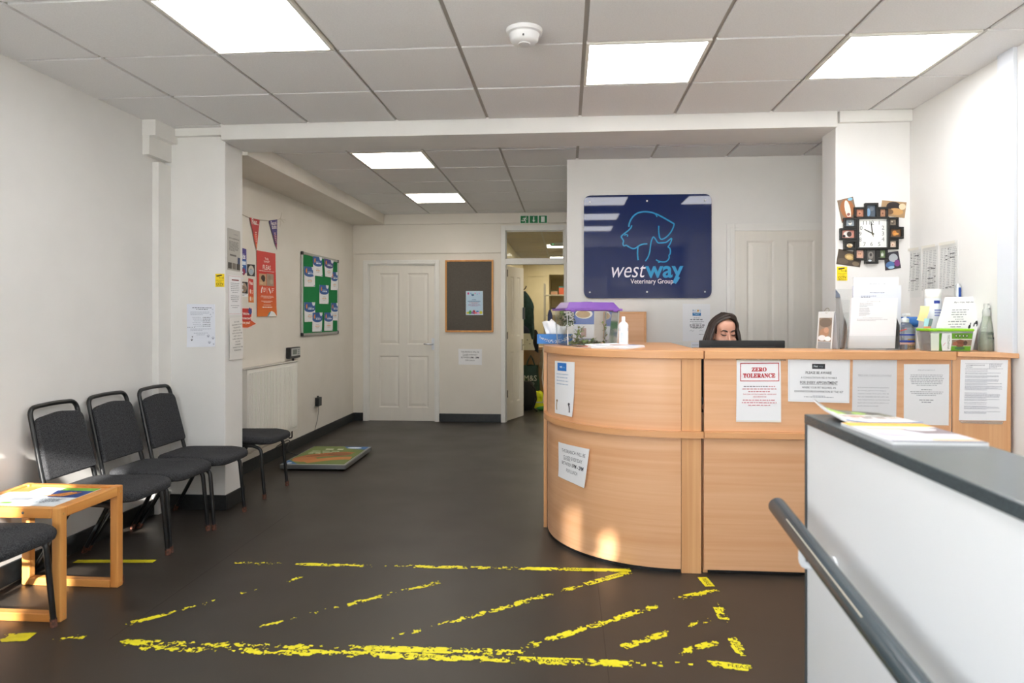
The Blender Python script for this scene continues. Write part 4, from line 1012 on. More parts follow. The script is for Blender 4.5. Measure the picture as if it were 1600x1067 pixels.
p = sheet_y([(716.1, 544.7), (753.2, 545.4), (752.9, 570.3), (716.5, 569.5)], YB - .0005); closed(p)
p.done('notice', 'closed for lunch notice taped to the back wall under the grey board', 'notice', 'closed for lunch notices')
# ---- exit sign
q0, q1 = ony(812.8, 349.4, YB - .051), ony(855.2, 336.2, YB - .051)
p = Sheet(Vector((q0.x, q0.y, q1.z)), Vector((q1.x, q0.y, q1.z)), Vector((q1.x, q0.y, q0.z)), Vector((q0.x, q0.y, q0.z)), (0, -1, 0), mat=M('#e6ece8', .4), th=.004); W, H = p.W, p.H; g = '#0c7a45'; cw = W / 3 - .012
for i in range(3): p.rect(.005 + i * (W / 3 + .001), .006, cw, H - .012, g)
x = .005 + cw / 2; wt = '#eef4f0'; p.ell(x + cw * .18, H * .22, H * .07, H * .07, wt, 10)
p.stroke([(x + cw * .12, H * .32), (x - cw * .02, H * .52), (x - cw * .05, H * .6)], H * .13, wt); p.stroke([(x - cw * .05, H * .58), (x + cw * .12, H * .68), (x + cw * .1, H * .88)], H * .08, wt); p.stroke([(x - cw * .04, H * .6), (x - cw * .18, H * .68), (x - cw * .38, H * .62)], H * .08, wt); p.stroke([(x + cw * .1, H * .34), (x - cw * .14, H * .36), (x - cw * .24, H * .5)], H * .06, wt); p.stroke([(x + cw * .1, H * .36), (x + cw * .2, H * .48), (x + cw * .32, H * .42)], H * .06, wt)
x = W / 2; p.rect(x - H * .06, H * .16, H * .12, H * .5, wt); p.poly([(x - H * .22, H * .56), (x - H * .06, H * .62), (x + H * .06, H * .62), (x + H * .22, H * .56), (x, H * .86)], wt)
x = W - .005 - cw / 2; p.rect(x - cw * .22, H * .16, cw * .44, H * .68, wt)
p.done('exit_sign', 'green fire exit sign with running man, arrow and door above the far doorway', 'sign')
# ---- practice sign
q0, q1 = ony(912.3, 466, YS - .012), ony(1111.5, 303, YS - .012)
t = thing('practice_sign', 'large glossy navy westway Veterinary Group sign behind the desk', 'sign', (q0.x, YS, q0.z)); yS = YS - .014
p = Sheet(Vector((q0.x, yS, q1.z)), Vector((q1.x, yS, q1.z)), Vector((q1.x, yS, q0.z)), Vector((q0.x, yS, q0.z)), (0, -1, 0), nx=1, ny=1, th=.006); W, H = p.W, p.H
NAVY = M('#0c2156', .03, 0, .36, 'navy');  
p.b = MB(); pl = rounded([(0, 0), (W, 0), (W, H), (0, H)], .062, 8); n = len(pl)
vs = [p.map(x, y, .006) for x, y in pl] + [p.map(x, y, 0) for x, y in pl]
p.b.add(vs, [tuple(range(n - 1, -1, -1)), tuple(range(n, 2 * n))] + [(i, (i + 1) % n, n + (i + 1) % n, n + i) for i in range(n)], NAVY)
B1 = M('#1b8fc9', .15); LW_ = M('#e6e4f0', .15); zc = lambda pts: [((x - 70) / 1120 * W, (y - 70) / 918 * H) for x, y in pts]
sw = W * 13 / 1120
p.stroke(zc([(468, 354), (471, 330), (482, 298), (499, 270), (522, 247), (552, 230), (590, 222), (630, 222), (672, 229), (706, 243)]), sw, B1); p.stroke(zc([(640, 224), (690, 234), (706, 250), (716, 268)]), sw * .7, B1)
p.stroke(zc([(704, 240), (750, 263), (800, 292), (866, 332)]), sw, B1); p.stroke(zc([(866, 331), (856, 366), (836, 405), (806, 440), (776, 461), (752, 467), (738, 450), (732, 415), (730, 380), (731, 347)]), sw * .85, B1, False)
p.stroke(zc([(494, 341), (486, 362), (465, 385), (435, 408), (412, 427), (401, 442), (413, 462), (421, 480), (416, 505), (425, 522), (446, 518), (472, 534), (506, 548), (532, 540), (560, 521), (595, 508), (631, 506)]), sw * .9, B1); p.stroke(zc([(430, 432), (440, 421), (453, 424), (458, 432), (452, 440)]), sw * .7, B1)
p.stroke(zc([(548, 530), (545, 565), (545, 610), (550, 650)]), sw, B1)
p.stroke(zc([(613, 660), (636, 625), (651, 580), (656, 540), (662, 500), (670, 470), (683, 446), (700, 462), (722, 496), (746, 499), (776, 497), (800, 491), (842, 459), (837, 490), (822, 520), (812, 536), (826, 546), (832, 570), (830, 595), (820, 611), (822, 630), (810, 652), (790, 666), (760, 668), (730, 661), (706, 648)]), sw * .85, B1); p.stroke(zc([(724, 674), (744, 668)]), sw * .7, B1)
tx = lambda s, x0, x1, yb_, cap, col, **k: p.text(s, (x0 - 70) / 1120 * W, (yb_ - 70) / 918 * H, cap / 918 * H, col, al='l', w=(x1 - x0) / 1120 * W, res=5, **k)
tx('west', 297, 600, 803, 142, LW_, bold=-.004, shear=.22); tx('way', 612, 945, 803, 146, B1, bold=.022, shear=.0); tx('Veterinary Group', 483, 857, 858, 41, LW_, bold=.006)
p.stroke(zc([(905, 800), (884, 835), (868, 856)]), sw * 2.0, B1)
p.done('panel', parent=t)
for x, y in ((123, 130), (628, 125), (1133, 130), (123, 935), (628, 933), (1133, 933)):
    c = p.map((x - 70) / 1120 * W, (y - 70) / 918 * H, .0062); b = MB(); b.lathe([(.0075, 0), (.007, .002), (.004, .0035)], (0, 0, 0), M('#eef0f4', .3), 12, Matrix.Rotation(PI / 2, 4, 'X')); o = b.build('screw_cap', None, t); o.location = c - t.location
# ---- certificate and papers on the reception wall
p = sheet_y([(1066.5, 474.5), (1109.5, 475), (1109, 533), (1066.8, 533)], YS - .0005, mat=M('#e6e8ec', .35)); W, H = p.W, p.H
p.text('RCVS', W * .52, H * .21, H * .055, '#5b93bd', w=W * .3); p.ell(W * .56, H * .185, W * .035, H * .03, '#d9a24a', 10); p.rect(W * .36, H * .235, W * .31, H * .085, '#2b74ad'); p.lines(W * .39, H * .25, W * .25, 2, H * .03, H * .012, '#bcd6ea', al='c'); p.lines(W * .4, H * .37, W * .24, 1, .01, .004, al='c', last=1); p.lines(W * .28, H * .41, W * .48, 1, .01, .007, '#6d7078', al='c', last=1); p.lines(W * .25, H * .47, W * .55, 2, H * .045, .004, al='c'); p.lines(W * .26, H * .555, W * .54, 1, .01, .008, '#5d6068', al='c', last=1); p.lines(W * .26, H * .60, W * .54, 3, H * .022, .005, '#6d7078', al='c')
p.stroke([(W * .26, H * .73), (W * .32, H * .70), (W * .35, H * .73), (W * .42, H * .715)], .002, '#6d7078'); p.stroke([(W * .62, H * .73), (W * .66, H * .70), (W * .74, H * .725)], .002, '#6d7078'); p.lines(W * .6, H * .81, W * .18, 1, .01, .004, last=1)
p.done('certificate', 'certificate with a blue emblem on the wall left of the receptionist', 'certificate')
p = sheet_y([(1036.5, 535), (1067, 535), (1067, 580), (1036.5, 580)], YS - .0005, mat=M('#e3e4e0', .4)); p.rect(p.W * .35, p.H * .08, p.W * .3, .008, '#6d7078'); p.frame(.004, .004, p.W - .008, p.H - .008, .002, '#b9c2c4'); p.lines(p.W * .1, p.H * .22, p.W * .8, 5, .02, .005)
p.done('notice', 'white bordered paper on the wall just above the desk, left of the certificate', 'notice')
p = sheet_y([(1079.5, 534.5), (1100, 534.5), (1100, 575), (1079.5, 575)], YS - .0005, mat=M('#dfe4ee', .4)); p.lines(p.W * .1, p.H * .1, p.W * .8, 8, .02, .004)
p.done('notice', 'small bluish paper on the wall directly under the certificate', 'notice')

# ---- clock with photo frames and loose photos on the right column
Z8 = lambda pts: zq(1300, 300, 7.117, pts)
YC = 4.53
cz = lambda x, y: ony(1300 + x / 7.117, 300 + y / 7.117, YC)
c0 = cz(440, 462)
def loose(pts, off, label, bgc, blobs):
    p = sheet_y(Z8(pts), YC - off, mat=M('#e8e4dc', .4)); photo(p, 0, 0, p.W, p.H, bgc, blobs)
    p.done('photo_print', label, 'photo', 'loose pet photos behind the clock')
loose([(55, 95), (232, 52), (285, 290), (108, 345)], .002, 'glossy photo of a tan and white dog, top left behind the clock', '#7d6a58', [(.5, .45, .42, .42, '#9c6238'), (.52, .5, .17, .42, '#f0e2d2'), (.35, .9, .3, .09, '#a8492a'), (.5, .72, .1, .07, '#8a5a55'), (.8, .08, .15, .07, '#7fb7cf')])
loose([(555, 92), (828, 115), (805, 290), (535, 260)], .002, 'photo of a black and tan dog lying down, top right behind the clock', '#a58764', [(.5, .35, .3, .32, '#2a2120'), (.62, .65, .3, .22, '#c4975f'), (.85, .3, .14, .2, '#e2cfae'), (.3, .7, .22, .2, '#6f5238')])
loose([(72, 632), (335, 680), (310, 838), (45, 800)], .002, 'dark photo of a tortoise or reptile, bottom left behind the clock', '#4a3f33', [(.52, .4, .22, .22, '#a98d5a'), (.5, .42, .14, .13, '#cfb47a'), (.25, .75, .24, .2, '#5d5142'), (.8, .8, .15, .15, '#7a6a55')])
loose([(575, 680), (735, 655), (767, 845), (590, 873)], .002, 'photo of a grey round pet among blue and purple cloth, bottom right behind the clock', '#33303a', [(.6, .35, .3, .24, '#a9aeb3'), (.35, .72, .28, .2, '#4c6f9e'), (.8, .68, .18, .2, '#7a3a78'), (.4, .88, .2, .08, '#9fc3d8')])
t = thing('wall_clock', 'square white clock ringed by twelve small black picture frames', 'clock', tuple(c0)); KF = M('#171614', .35)
def cbox(b, x0, y0, x1, y1, d0, d1, m):
    a, c = cz(x0, y1), cz(x1, y0); b.box(a.x, YC - d1, a.z, c.x, YC - d0, c.z, m)
b = MB()
for q in ((258, 280, 615, 305), (258, 618, 615, 642), (258, 305, 283, 618), (597, 305, 615, 618)): cbox(b, *q, .004, .030, KF)
b.build('clock_frame', None, t, c0, w=True, bevel=.002)
b = MB(); cbox(b, 270, 290, 605, 630, .004, .012, M('#ecefea', .5))
ink = M('#5b5d5b', .5)
for s, x, y in (('12', 432, 343), ('11', 357, 345), ('1', 515, 343), ('10', 305, 402), ('2', 557, 398), ('9', 305, 466), ('3', 557, 462), ('8', 305, 530), ('4', 557, 526), ('7', 352, 583), ('6', 430, 580), ('5', 515, 580)):
    V, F = text_geo(s, -.005, 2); x0 = min(v[0] for v in V); x1 = max(v[0] for v in V); o_ = cz(x, y); sc = .0255 / .7
    b.add([(o_.x + (vx - (x0 + x1) / 2) * sc, YC - .0125, o_.z + (vy - .35) * sc) for vx, vy in V], F, ink)
b.build('dial', None, t, c0, w=True)
def hand(x, y, wd, d, nm, m):
    a, e = cz(437, 462), cz(x, y); a.y = e.y = YC - d; v = (e - a).normalized(); n = Vector((-v.z, 0, v.x)) * wd
    b = MB(); vs = [a - v * .012 + n, a - v * .012 - n, e - n * .6, e + n * .6]; b.add(vs + [q + Vector((0, -.0012, 0)) for q in vs], [(0, 1, 2, 3), (7, 6, 5, 4), (0, 4, 5, 1), (1, 5, 6, 2), (2, 6, 7, 3), (3, 7, 4, 0)], m); b.build(nm, None, t, c0, w=True)
hand(350, 418, .0035, .0145, 'hour_hand', KF); hand(420, 333, .0030, .0165, 'minute_hand', KF); hand(447, 502, .0010, .0185, 'second_hand', M('#8a7a4a', .4))
FR = [((118, 290, 258, 405), '#8f9aa2', [(.55, .5, .2, .35, '#e6e3da'), (.5, .35, .2, .12, '#5f6a72')]), ((75, 405, 258, 537), '#c98a7a', [(.5, .5, .34, .42, '#efe6e0'), (.62, .5, .2, .35, '#3a2c28'), (.2, .75, .12, .18, '#20191a')]), ((118, 537, 258, 648), '#33302c', [(.5, .55, .35, .35, '#e9d8b8'), (.5, .75, .25, .2, '#c9a070'), (.4, .45, .06, .08, '#2a2220')]),
      ((615, 285, 725, 395), '#8c7f6e', [(.5, .5, .3, .3, '#5c5144'), (.4, .35, .18, .15, '#c9bda8')]), ((615, 393, 778, 525), '#6e5136', [(.45, .5, .2, .35, '#c98238'), (.6, .6, .25, .15, '#d99a4c')]), ((615, 525, 725, 640), '#cdb8a4', [(.5, .5, .3, .35, '#e6cdb8'), (.5, .6, .12, .12, '#b57f6a')]),
      ((235, 172, 365, 283), '#a9735c', [(.5, .5, .3, .3, '#c48a6c'), (.5, .55, .14, .12, '#6b4436')]), ((350, 127, 497, 283), '#55606c', [(.25, .6, .2, .35, '#7da0c2'), (.6, .3, .25, .2, '#6f7780')]), ((497, 170, 608, 283), '#a87c60', [(.5, .5, .3, .32, '#b98a6c'), (.55, .55, .15, .14, '#7a5240')]),
      ((235, 642, 365, 762), '#c9a090', [(.5, .55, .33, .32, '#dcae90'), (.4, .45, .06, .07, '#6d4a40'), (.6, .45, .06, .07, '#6d4a40')]), ((350, 640, 497, 800), '#5d5a56', [(.5, .45, .3, .32, '#8c8780'), (.5, .4, .14, .14, '#3f3c3a'), (.4, .9, .2, .08, '#cfd6dc')]), ((497, 640, 605, 757), '#6d7f5a', [(.4, .6, .1, .22, '#e8ebe4'), (.62, .6, .1, .22, '#dfe3da'), (.52, .3, .08, .1, '#b6bfa8')])]
for k, ((x0, y0, x1, y1), bgc, blobs) in enumerate(FR):
    b = MB(); e = 24; d = .026 if (x1 - x0) > 130 or (y1 - y0) > 130 else .022
    ins = [x0 + e, y0 + e, x1 - e, y1 - e]
    if x0 < 250 and x1 <= 260 and 280 < y0 < 600: ins[2] = x1 - 20
    if 600 < x0: ins[0] = x0 + 18
    if y0 < 180: ins[3] = y1 - 4
    if y0 > 635: ins[1] = y0 + 8
    for q in ((x0, y0, x1, ins[1]), (x0, ins[3], x1, y1), (x0, ins[1], ins[0], ins[3]), (ins[2], ins[1], x1, ins[3])): cbox(b, *q, .004, d, KF)
    fr = b.build('picture_frame', None, t, c0, w=True, bevel=.0015)
    a, c = cz(ins[0], ins[1]), cz(ins[2], ins[3]); y_ = YC - .008
    p = Sheet(Vector((a.x, y_, a.z)), Vector((c.x, y_, a.z)), Vector((c.x, y_, c.z)), Vector((a.x, y_, c.z)), (0, -1, 0), nx=1, ny=1); photo(p, 0, 0, p.W, p.H, bgc, blobs); p.done('picture', parent=fr)
# ---- price sheets on the right wall
def table_sheet(pts, label, bars, dens):
    p = sheet_x(pts, XR - .0005, (-1, 0, 0), mat=M('#dfe0dd', .5)); W, H = p.W, p.H; n = 24
    for i in range(n):
        y = H * (.12 + .76 * i / n)
        for x, w_ in ((.06, .14), (.26, .12), (.46, .2), (.72, .24)): p.lines(W * x, y, W * w_, 1, .01, H * .011, dens, last=R.uniform(.7, 1))
    for x, y, w_ in bars: p.rect(W * x, H * y, W * w_, H * .014, '#2c2e30')
    p.rect(W * .05, H * .01, W * .9, H * .05, '#dcd9ce')
    p.done('price_list', label, 'price list', 'printed lists on the right wall')
table_sheet([(1417.8, 388.5), (1440.3, 385), (1440.3, 463.7), (1416.4, 465.6)], 'printed list in the room corner, leftmost of three on the right wall', [(.42, .21, .08), (.68, .17, .28), (.42, .38, .10), (.66, .34, .26), (.42, .66, .34), (.74, .63, .2)], '#8d9092')
table_sheet([(1442.2, 384), (1466, 380), (1466, 463.5), (1442.2, 464.8)], 'printed list in the middle of three on the right wall', [(.46, .44, .32), (.90, .41, .08), (.46, .49, .12), (.70, .46, .26), (.46, .64, .34), (.90, .61, .08), (.46, .73, .34), (.90, .71, .08)], '#a4a6a8')
table_sheet([(1469.3, 379), (1497.4, 374.2), (1497.4, 461.8), (1469.3, 463.7)], 'printed list nearest the front, rightmost of three on the right wall', [(.56, .14, .05), (.42, .26, .12), (.68, .23, .26), (.42, .33, .12), (.68, .30, .26), (.42, .84, .14), (.62, .83, .14), (.82, .81, .08)], '#a4a6a8')
p_ = onx(1492, 390, XR); q_ = onx(1492, 470, XR)
b = MB(); b.tube([(XR - .003, p_.y, p_.z), (XR - .004, p_.y, (p_.z + q_.z) / 2), (XR - .003, p_.y, 1.19)], .002, M('#c8c9c6', .6), 6); tag(b.build('wire', None, loc=(XR - .003, p_.y, 1.6)), 'thin pale wire running down the right wall over the last printed list', 'wire')

# ---- notices on the reception desk
YD = yF - .0005
p = sheet_y([(1151, 562.3), (1219.6, 561.7), (1219.9, 659.5), (1150, 658.9)], YD, curl=lambda u, v: .003 * math.sin(3 * v) + .004 * u * v); W, H = p.W, p.H; RD = '#b3202a'
p.rect(0, 0, W, H * .035, '#e6e2da'); p.rect(0, H * .975, W, H * .025, '#e6e2da'); p.frame(W * .08, H * .05, W * .88, H * .295, W * .018, RD)
def serif(p, s, x, y, h, w, col):
    m = ''.join(chr(0x1D400 + ord(c) - 65) if c.isalpha() else c for c in s); p.text(m, x, y, h, col, w=w, bold=.03, res=3)
serif(p, 'ZERO', W * .51, H * .185, H * .062, W * .34, RD); serif(p, 'TOLERANCE', W * .51, H * .285, H * .066, W * .73, RD)
p.lines(W * .16, H * .42, W * .55, 1, .01, H * .013, '#4a4450', last=1); p.lines(W * .72, H * .42, W * .18, 1, .01, H * .013, '#c06a74', last=1)
p.lines(W * .10, H * .462, W * .82, 2, H * .041, H * .013, '#c06a74', al='c'); p.text('THIS WILL NOT BE TOLERATED UNDER ANY', W * .52, H * .557, H * .014, '#b8434f', w=W * .75, bold=.02, res=1, ul=True); p.text('CIRCUMSTANCES', W * .52, H * .599, H * .014, '#b8434f', w=W * .3, bold=.02, res=1, ul=True); p.lines(W * .10, H * .64, W * .82, 3, H * .041, H * .013, '#c06a74', al='c')
z_ = p.done('notice', 'white ZERO TOLERANCE notice with a red stamp box on the desk', 'notice', 'papers taped to the front of the desk')
p = sheet_y([(1150, 556), (1228, 556.5), (1228, 564), (1150, 563)], YD - .004, mat=TRT); p.done('sticky_tape', parent=z_)
p = sheet_y([(1230.8, 559), (1327.8, 559.7), (1325.6, 629.3), (1231, 627)], YD, curl=lambda u, v: .003 + .008 * u * v); W, H = p.W, p.H; DK = '#31343e'
p.rect(W * .39, H * .13, W * .21, H * .115, '#23252b'); p.text('west', W * .455, H * .205, H * .045, '#eceff2', w=W * .06); p.text('way', W * .535, H * .205, H * .045, '#7d858f', w=W * .07); p.stroke([(W * .405, H * .21), (W * .42, H * .165), (W * .44, H * .17), (W * .445, H * .2)], .002, '#9aa2ad')
p.text('PLEASE BE AWARE', W * .495, H * .36, H * .058, DK, bold=.012, w=W * .42); p.text('A CONSULTATION FEE IS PAYABLE', W * .5, H * .465, H * .042, DK, w=W * .58); p.text('FOR EVERY APPOINTMENT', W * .5, H * .585, H * .060, DK, bold=.012, w=W * .61, ul=True); p.text('WHERE YOUR PET REQUIRES AN', W * .5, H * .69, H * .045, DK, w=W * .55); p.text('EXAMINATION/RE-EXAMINATION BY THE VET', W * .5, H * .78, H * .045, DK, w=W * .79); p.lines(W * .4, H * .85, W * .2, 1, .01, .003, last=1, al='c'); p.lines(W * .26, H * .875, W * .48, 1, .01, .003, last=1, al='c')
p.frame(W * .02, H * .05, W * .965, H * .92, .0012, '#cfd2dc')
z_ = p.done('notice', 'landscape PLEASE BE AWARE notice about the consultation fee on the desk', 'notice', 'papers taped to the front of the desk')
p = sheet_y([(1250, 556.5), (1312, 557), (1312, 563), (1250, 562)], YD - .004, mat=TRT); p.done('sticky_tape', parent=z_)
p = sheet_y([(1332.6, 560.1), (1401.4, 561), (1400.2, 657), (1331, 656)], YD, mat=M('#e2e3e6', .3)); W, H = p.W, p.H
p.text('TERMS AND CONDITIONS OF PAYMENT', W * .5, H * .275, H * .017, '#8a8d94', w=W * .76, res=1)
p.rect(W * .12, H * .285, W * .76, H * .003, '#9a9da4')
for i, s in enumerate(['In the absence of prior written agreement to', 'the contrary, payment of our charges is', 'required on receipt of our invoice. After 28', 'days, any outstanding debt will result in the', 'matter being referred to our Debt Collection', 'Agents whose charges will be added to, and', 'payable with the invoice debt.']): p.text(s, W * .12, H * (.475 + .050 * i), H * .017, '#7d8088', al='l', w=W * (.72, .64, .70, .70, .72, .70, .48)[i], res=1)
p.done('notice', 'white TERMS AND CONDITIONS OF PAYMENT sheet on the desk, behind the magazines', 'notice', 'papers taped to the front of the desk')
p = sheet_y([(1412.2, 568.9), (1483.1, 568.9), (1482.2, 664.6), (1412, 663)], YD); W, H = p.W, p.H
p.text('MISSED APPOINTMENT POLICY', W * .5, H * .105, H * .014, '#84878e', w=W * .38, res=1); p.lines(W * .13, H * .175, W * .75, 7, H * .028, H * .010, '#9b9ea5', al='c'); p.lines(W * .38, H * .415, W * .24, 1, .01, H * .010, '#9b9ea5', last=1); p.lines(W * .13, H * .45, W * .75, 3, H * .028, H * .010, '#9b9ea5', al='c'); p.lines(W * .32, H * .585, W * .36, 2, H * .035, H * .012, '#8d9098', al='c')
p.done('notice', 'plain white policy sheet on the desk, right of the payment terms', 'notice', 'papers taped to the front of the desk')
nA = -NEND; pA = AEND + nA * .0006
q = [onp(u, v, pA, nA) for u, v in ((1501.1, 561.9), (1575.2, 562.2), (1572, 657.3), (1498.2, 656.4))]
p = Sheet(*q, nA); W, H = p.W, p.H
p.rect(W * .1, H * .06, W * .8, .0012, '#7d828c'); p.rect(W * .1, H * .145, W * .8, .0012, '#7d828c'); p.rect(W * .62, H * .06, .0012, H * .085, '#7d828c'); p.text('CUSTOMER PRIVACY NOTICE', W * .12, H * .098, H * .016, '#5d616c', al='l', w=W * .4, bold=.02, res=1); p.text('Vet Display', W * .12, H * .125, H * .014, '#5d616c', al='l', w=W * .14, bold=.02, res=1); p.lines(W * .64, H * .07, W * .25, 4, H * .017, H * .007, '#9b9ea8')
for y_, k_ in ((.165, 1), (.19, 1), (.215, 2), (.26, 3), (.32, 4), (.39, 2), (.43, 5), (.545, 1), (.565, 5), (.65, 2), (.70, 1), (.725, 1), (.76, 1), (.775, 3), (.85, 2), (.88, 1)): p.lines(W * .11, H * y_, W * .79, k_, H * .0155, H * .006, '#8a8e99')
z_ = p.done('notice', 'densely printed privacy notice on the narrow end of the desk by the right wall', 'notice', 'papers taped to the front of the desk')
q = [onp(u, v, pA + nA * .001, nA) for u, v in ((1498, 657), (1568, 658), (1566, 663), (1502, 661))]
Sheet(*q, nA, mat=TRT).done('sticky_tape', parent=z_)
def cyl(u, v, Rr=.7205):
    d = ray(u, v); ox, oy = -CX, -CY; a = d.x ** 2 + d.y ** 2; b_ = 2 * (ox * d.x + oy * d.y); c_ = ox * ox + oy * oy - Rr * Rr
    t_ = (-b_ - math.sqrt(b_ * b_ - 4 * a * c_)) / (2 * a); x, y, z = d.x * t_, d.y * t_, CZ + d.z * t_
    return math.atan2(y - CY, x - CX) % (2 * PI), z
def csheet(px, curl=None, **k):
    q = [cyl(*e_) for e_ in px]
    def sf(u, v, off):
        th_ = (q[0][0] * (1 - u) + q[1][0] * u) * (1 - v) + (q[3][0] * (1 - u) + q[2][0] * u) * v; z = (q[0][1] * (1 - u) + q[1][1] * u) * (1 - v) + (q[3][1] * (1 - u) + q[2][1] * u) * v
        return Vector((CX + (.7205 + off) * math.cos(th_), CY + (.7205 + off) * math.sin(th_), z))
    W_ = .72 * ((q[1][0] - q[0][0]) + (q[2][0] - q[3][0])) / 2; H_ = ((q[0][1] - q[3][1]) + (q[1][1] - q[2][1])) / 2
    return Sheet(None, None, None, None, None, surf=sf, W=W_, H=H_, curl=curl, **k)
p = csheet([(868.2, 563.6), (898.8, 565.5), (897.5, 651), (869, 645)], curl=lambda u, v: .004 + .022 * max(0, u - .5) * max(0, v - .6) * 3 + .012 * max(0, .25 - u) * v); W, H = p.W, p.H
p.rect(W * .18, H * .03, W * .48, H * .15, '#1d6fc0'); p.text('vet', W * .38, H * .125, H * .05, '#e9f2fb', w=W * .14, bold=.02); p.text('way', W * .53, H * .125, H * .04, '#6fb6e8', w=W * .13)
for i in range(4): p.lines(W * .1, H * (.235 + .062 * i), W * .68, 1, .01, H * .014, '#9fb2cc', al='c', last=.9)
p.stroke([(W * .13, H * .93), (W * .12, H * .84), (W * .15, H * .76)], W * .055, '#b9a68a'); p.ell(W * .15, H * .75, W * .045, H * .02, '#8f7a5c'); p.stroke([(W * .86, H * .93), (W * .84, H * .84), (W * .80, H * .79)], W * .055, '#4a4a50'); p.ell(W * .81, H * .78, W * .05, H * .025, '#4a4a50')
z_ = p.done('notice', 'tall white notice with a blue logo on the upper curve of the desk', 'notice')
p = csheet([(873.9, 690.1), (923.7, 701), (917, 761.5), (874.5, 743.5)], curl=lambda u, v: .005 + .020 * max(0, u - .6) * (1.2 + v) + .015 * max(0, v - .75) * (1 - u)); closed(p, True)
p.done('notice', 'curling closed for lunch notice on the lower curve of the desk', 'notice', 'closed for lunch notices')
# ================================================================== THINGS ON AND BEHIND THE DESK
ZD = ZT + .0005
# plastic pet tank with purple lid, turned a little
ang = math.radians(20); TL_, TD_ = .348, .22
t = thing('plastic_pet_tank', 'clear plastic pet tank with a purple lid on the curved desk corner', 'tank', (0.002, 4.15, ZD), ang)
PURP = noisy('purple_plastic', '#6a3f92', '#74489c', 8, rough=.35)
def tapered(b, x0, x1, y0, y1, z0, z1, ins, mat, wall=None):
    """box tapered towards the bottom; open on top with thin walls when wall is given"""
    def ring(q, z, k): return [(x0 + ins * k + q, y0 + ins * k + q, z), (x1 - ins * k - q, y0 + ins * k + q, z), (x1 - ins * k - q, y1 - ins * k - q, z), (x0 + ins * k + q, y1 - ins * k - q, z)]
    if not wall:
        b.add(ring(0, z0, 1) + ring(0, z1, 0), [(3, 2, 1, 0), (4, 5, 6, 7)] + [(i, (i + 1) % 4, 4 + (i + 1) % 4, 4 + i) for i in range(4)], mat)
    else:
        vs = ring(0, z0, 1) + ring(0, z1, 0) + ring(wall, z1, 0) + ring(wall, z0 + wall, 1)
        fs = [(3, 2, 1, 0)] + [(r + i, r + (i + 1) % 4, r + 4 + (i + 1) % 4, r + 4 + i) for r in (0, 4, 8) for i in range(4)] + [(12, 13, 14, 15)]
        b.add(vs, fs, mat)
TANKM = glass('tank_plastic', '#fafbf9', .06, .03)
b = MB(); tapered(b, 0, TL_, 0, TD_, 0, .213, .012, TANKM); b.build('body', None, t)
for x, y in ((.004, .004), (TL_ - .004, .004), (.004, TD_ - .004), (TL_ - .004, TD_ - .004)):
    b = MB(); b.tube([(x + (.009 if x < .1 else -.009), y + (.009 if y < .1 else -.009), .004), (x, y, .21)], .0028, M('#e8ecee', .15), 6); b.build('corner_edge', None, t)
b = MB(); b.box(-.014, -.014, .213, TL_ + .014, TD_ + .014, .226, PURP); tapered(b, .0, TL_, .0, TD_, .266, .226, .028, PURP)
b.box(.02, -.018, .205, .05, -.012, .22, PURP); b.box(TL_ - .05, -.018, .205, TL_ - .02, -.012, .22, PURP); b.box(TL_ * .5 - .03, TD_ * .5 - .02, .262, TL_ * .5 + .03, TD_ * .5 + .02, .270, PURP)
b.build('lid', None, t, bevel=.004)
# leafy twigs lying in the tank
b = MB(); rr = random.Random(4); LG = [M('#7d9a55', .5), M('#5f7a44', .55), M('#9ab568', .5), M('#8f8a52', .6)]
ca, sa = math.cos(ang), math.sin(ang)
def tk(x, y, z): return Vector((.002 + ca * x - sa * y, 4.15 + sa * x + ca * y, ZD + z))
def leafq(c, d, up, s, m):
    d = d.normalized(); r = d.cross(up).normalized(); b.add([c, c + d * s * .5 + r * s * .32 + up * s * .06, c + d * s, c + d * s * .5 - r * s * .32 + up * s * .06], [(0, 1, 2, 3)], m)
for k in range(16):
    x, y = rr.uniform(.03, TL_ - .06), rr.uniform(.03, TD_ - .04); pts = [Vector((x, y, .006))]; d = Vector((rr.uniform(-.6, .6), rr.uniform(-.5, .5), rr.uniform(.1, .8) if k < 7 else .05))
    for i in range(6):
        d += Vector((rr.uniform(-.25, .25), rr.uniform(-.25, .25), rr.uniform(-.2, .15))); q = pts[-1] + d.normalized() * .022
        q.x = min(max(q.x, .02), TL_ - .02); q.y = min(max(q.y, .02), TD_ - .02); q.z = min(max(q.z, .005), .15); pts.append(q)
    b.tube([tk(*q) for q in pts], .0014, M('#6a5a3a', .7), 5)
    for q in pts:
        for s in range(4):
            dd = Vector((rr.uniform(-1, 1), rr.uniform(-1, 1), rr.uniform(-.3, .7))); e = q + dd.normalized() * .016
            if .014 < e.x < TL_ - .014 and .014 < e.y < TD_ - .014 and e.z > .004: leafq(tk(*q), dd, Vector((0, 0, 1)), rr.uniform(.018, .032), rr.choice(LG))
for k in range(150):
    x, y, z = rr.uniform(.02, .10), rr.uniform(.12, TD_ - .02), rr.uniform(.12, .20); dd = Vector((rr.uniform(-1, 1), rr.uniform(-1, 1), rr.uniform(-1, .4))); leafq(tk(x, y, z), dd, Vector((0, 0, 1)), .022, LG[1])
tag(b.build('leafy_twigs', None, loc=tk(.17, .1, 0)), 'green leafy twigs and stems inside the plastic pet tank', 'plant', None, 'stuff')
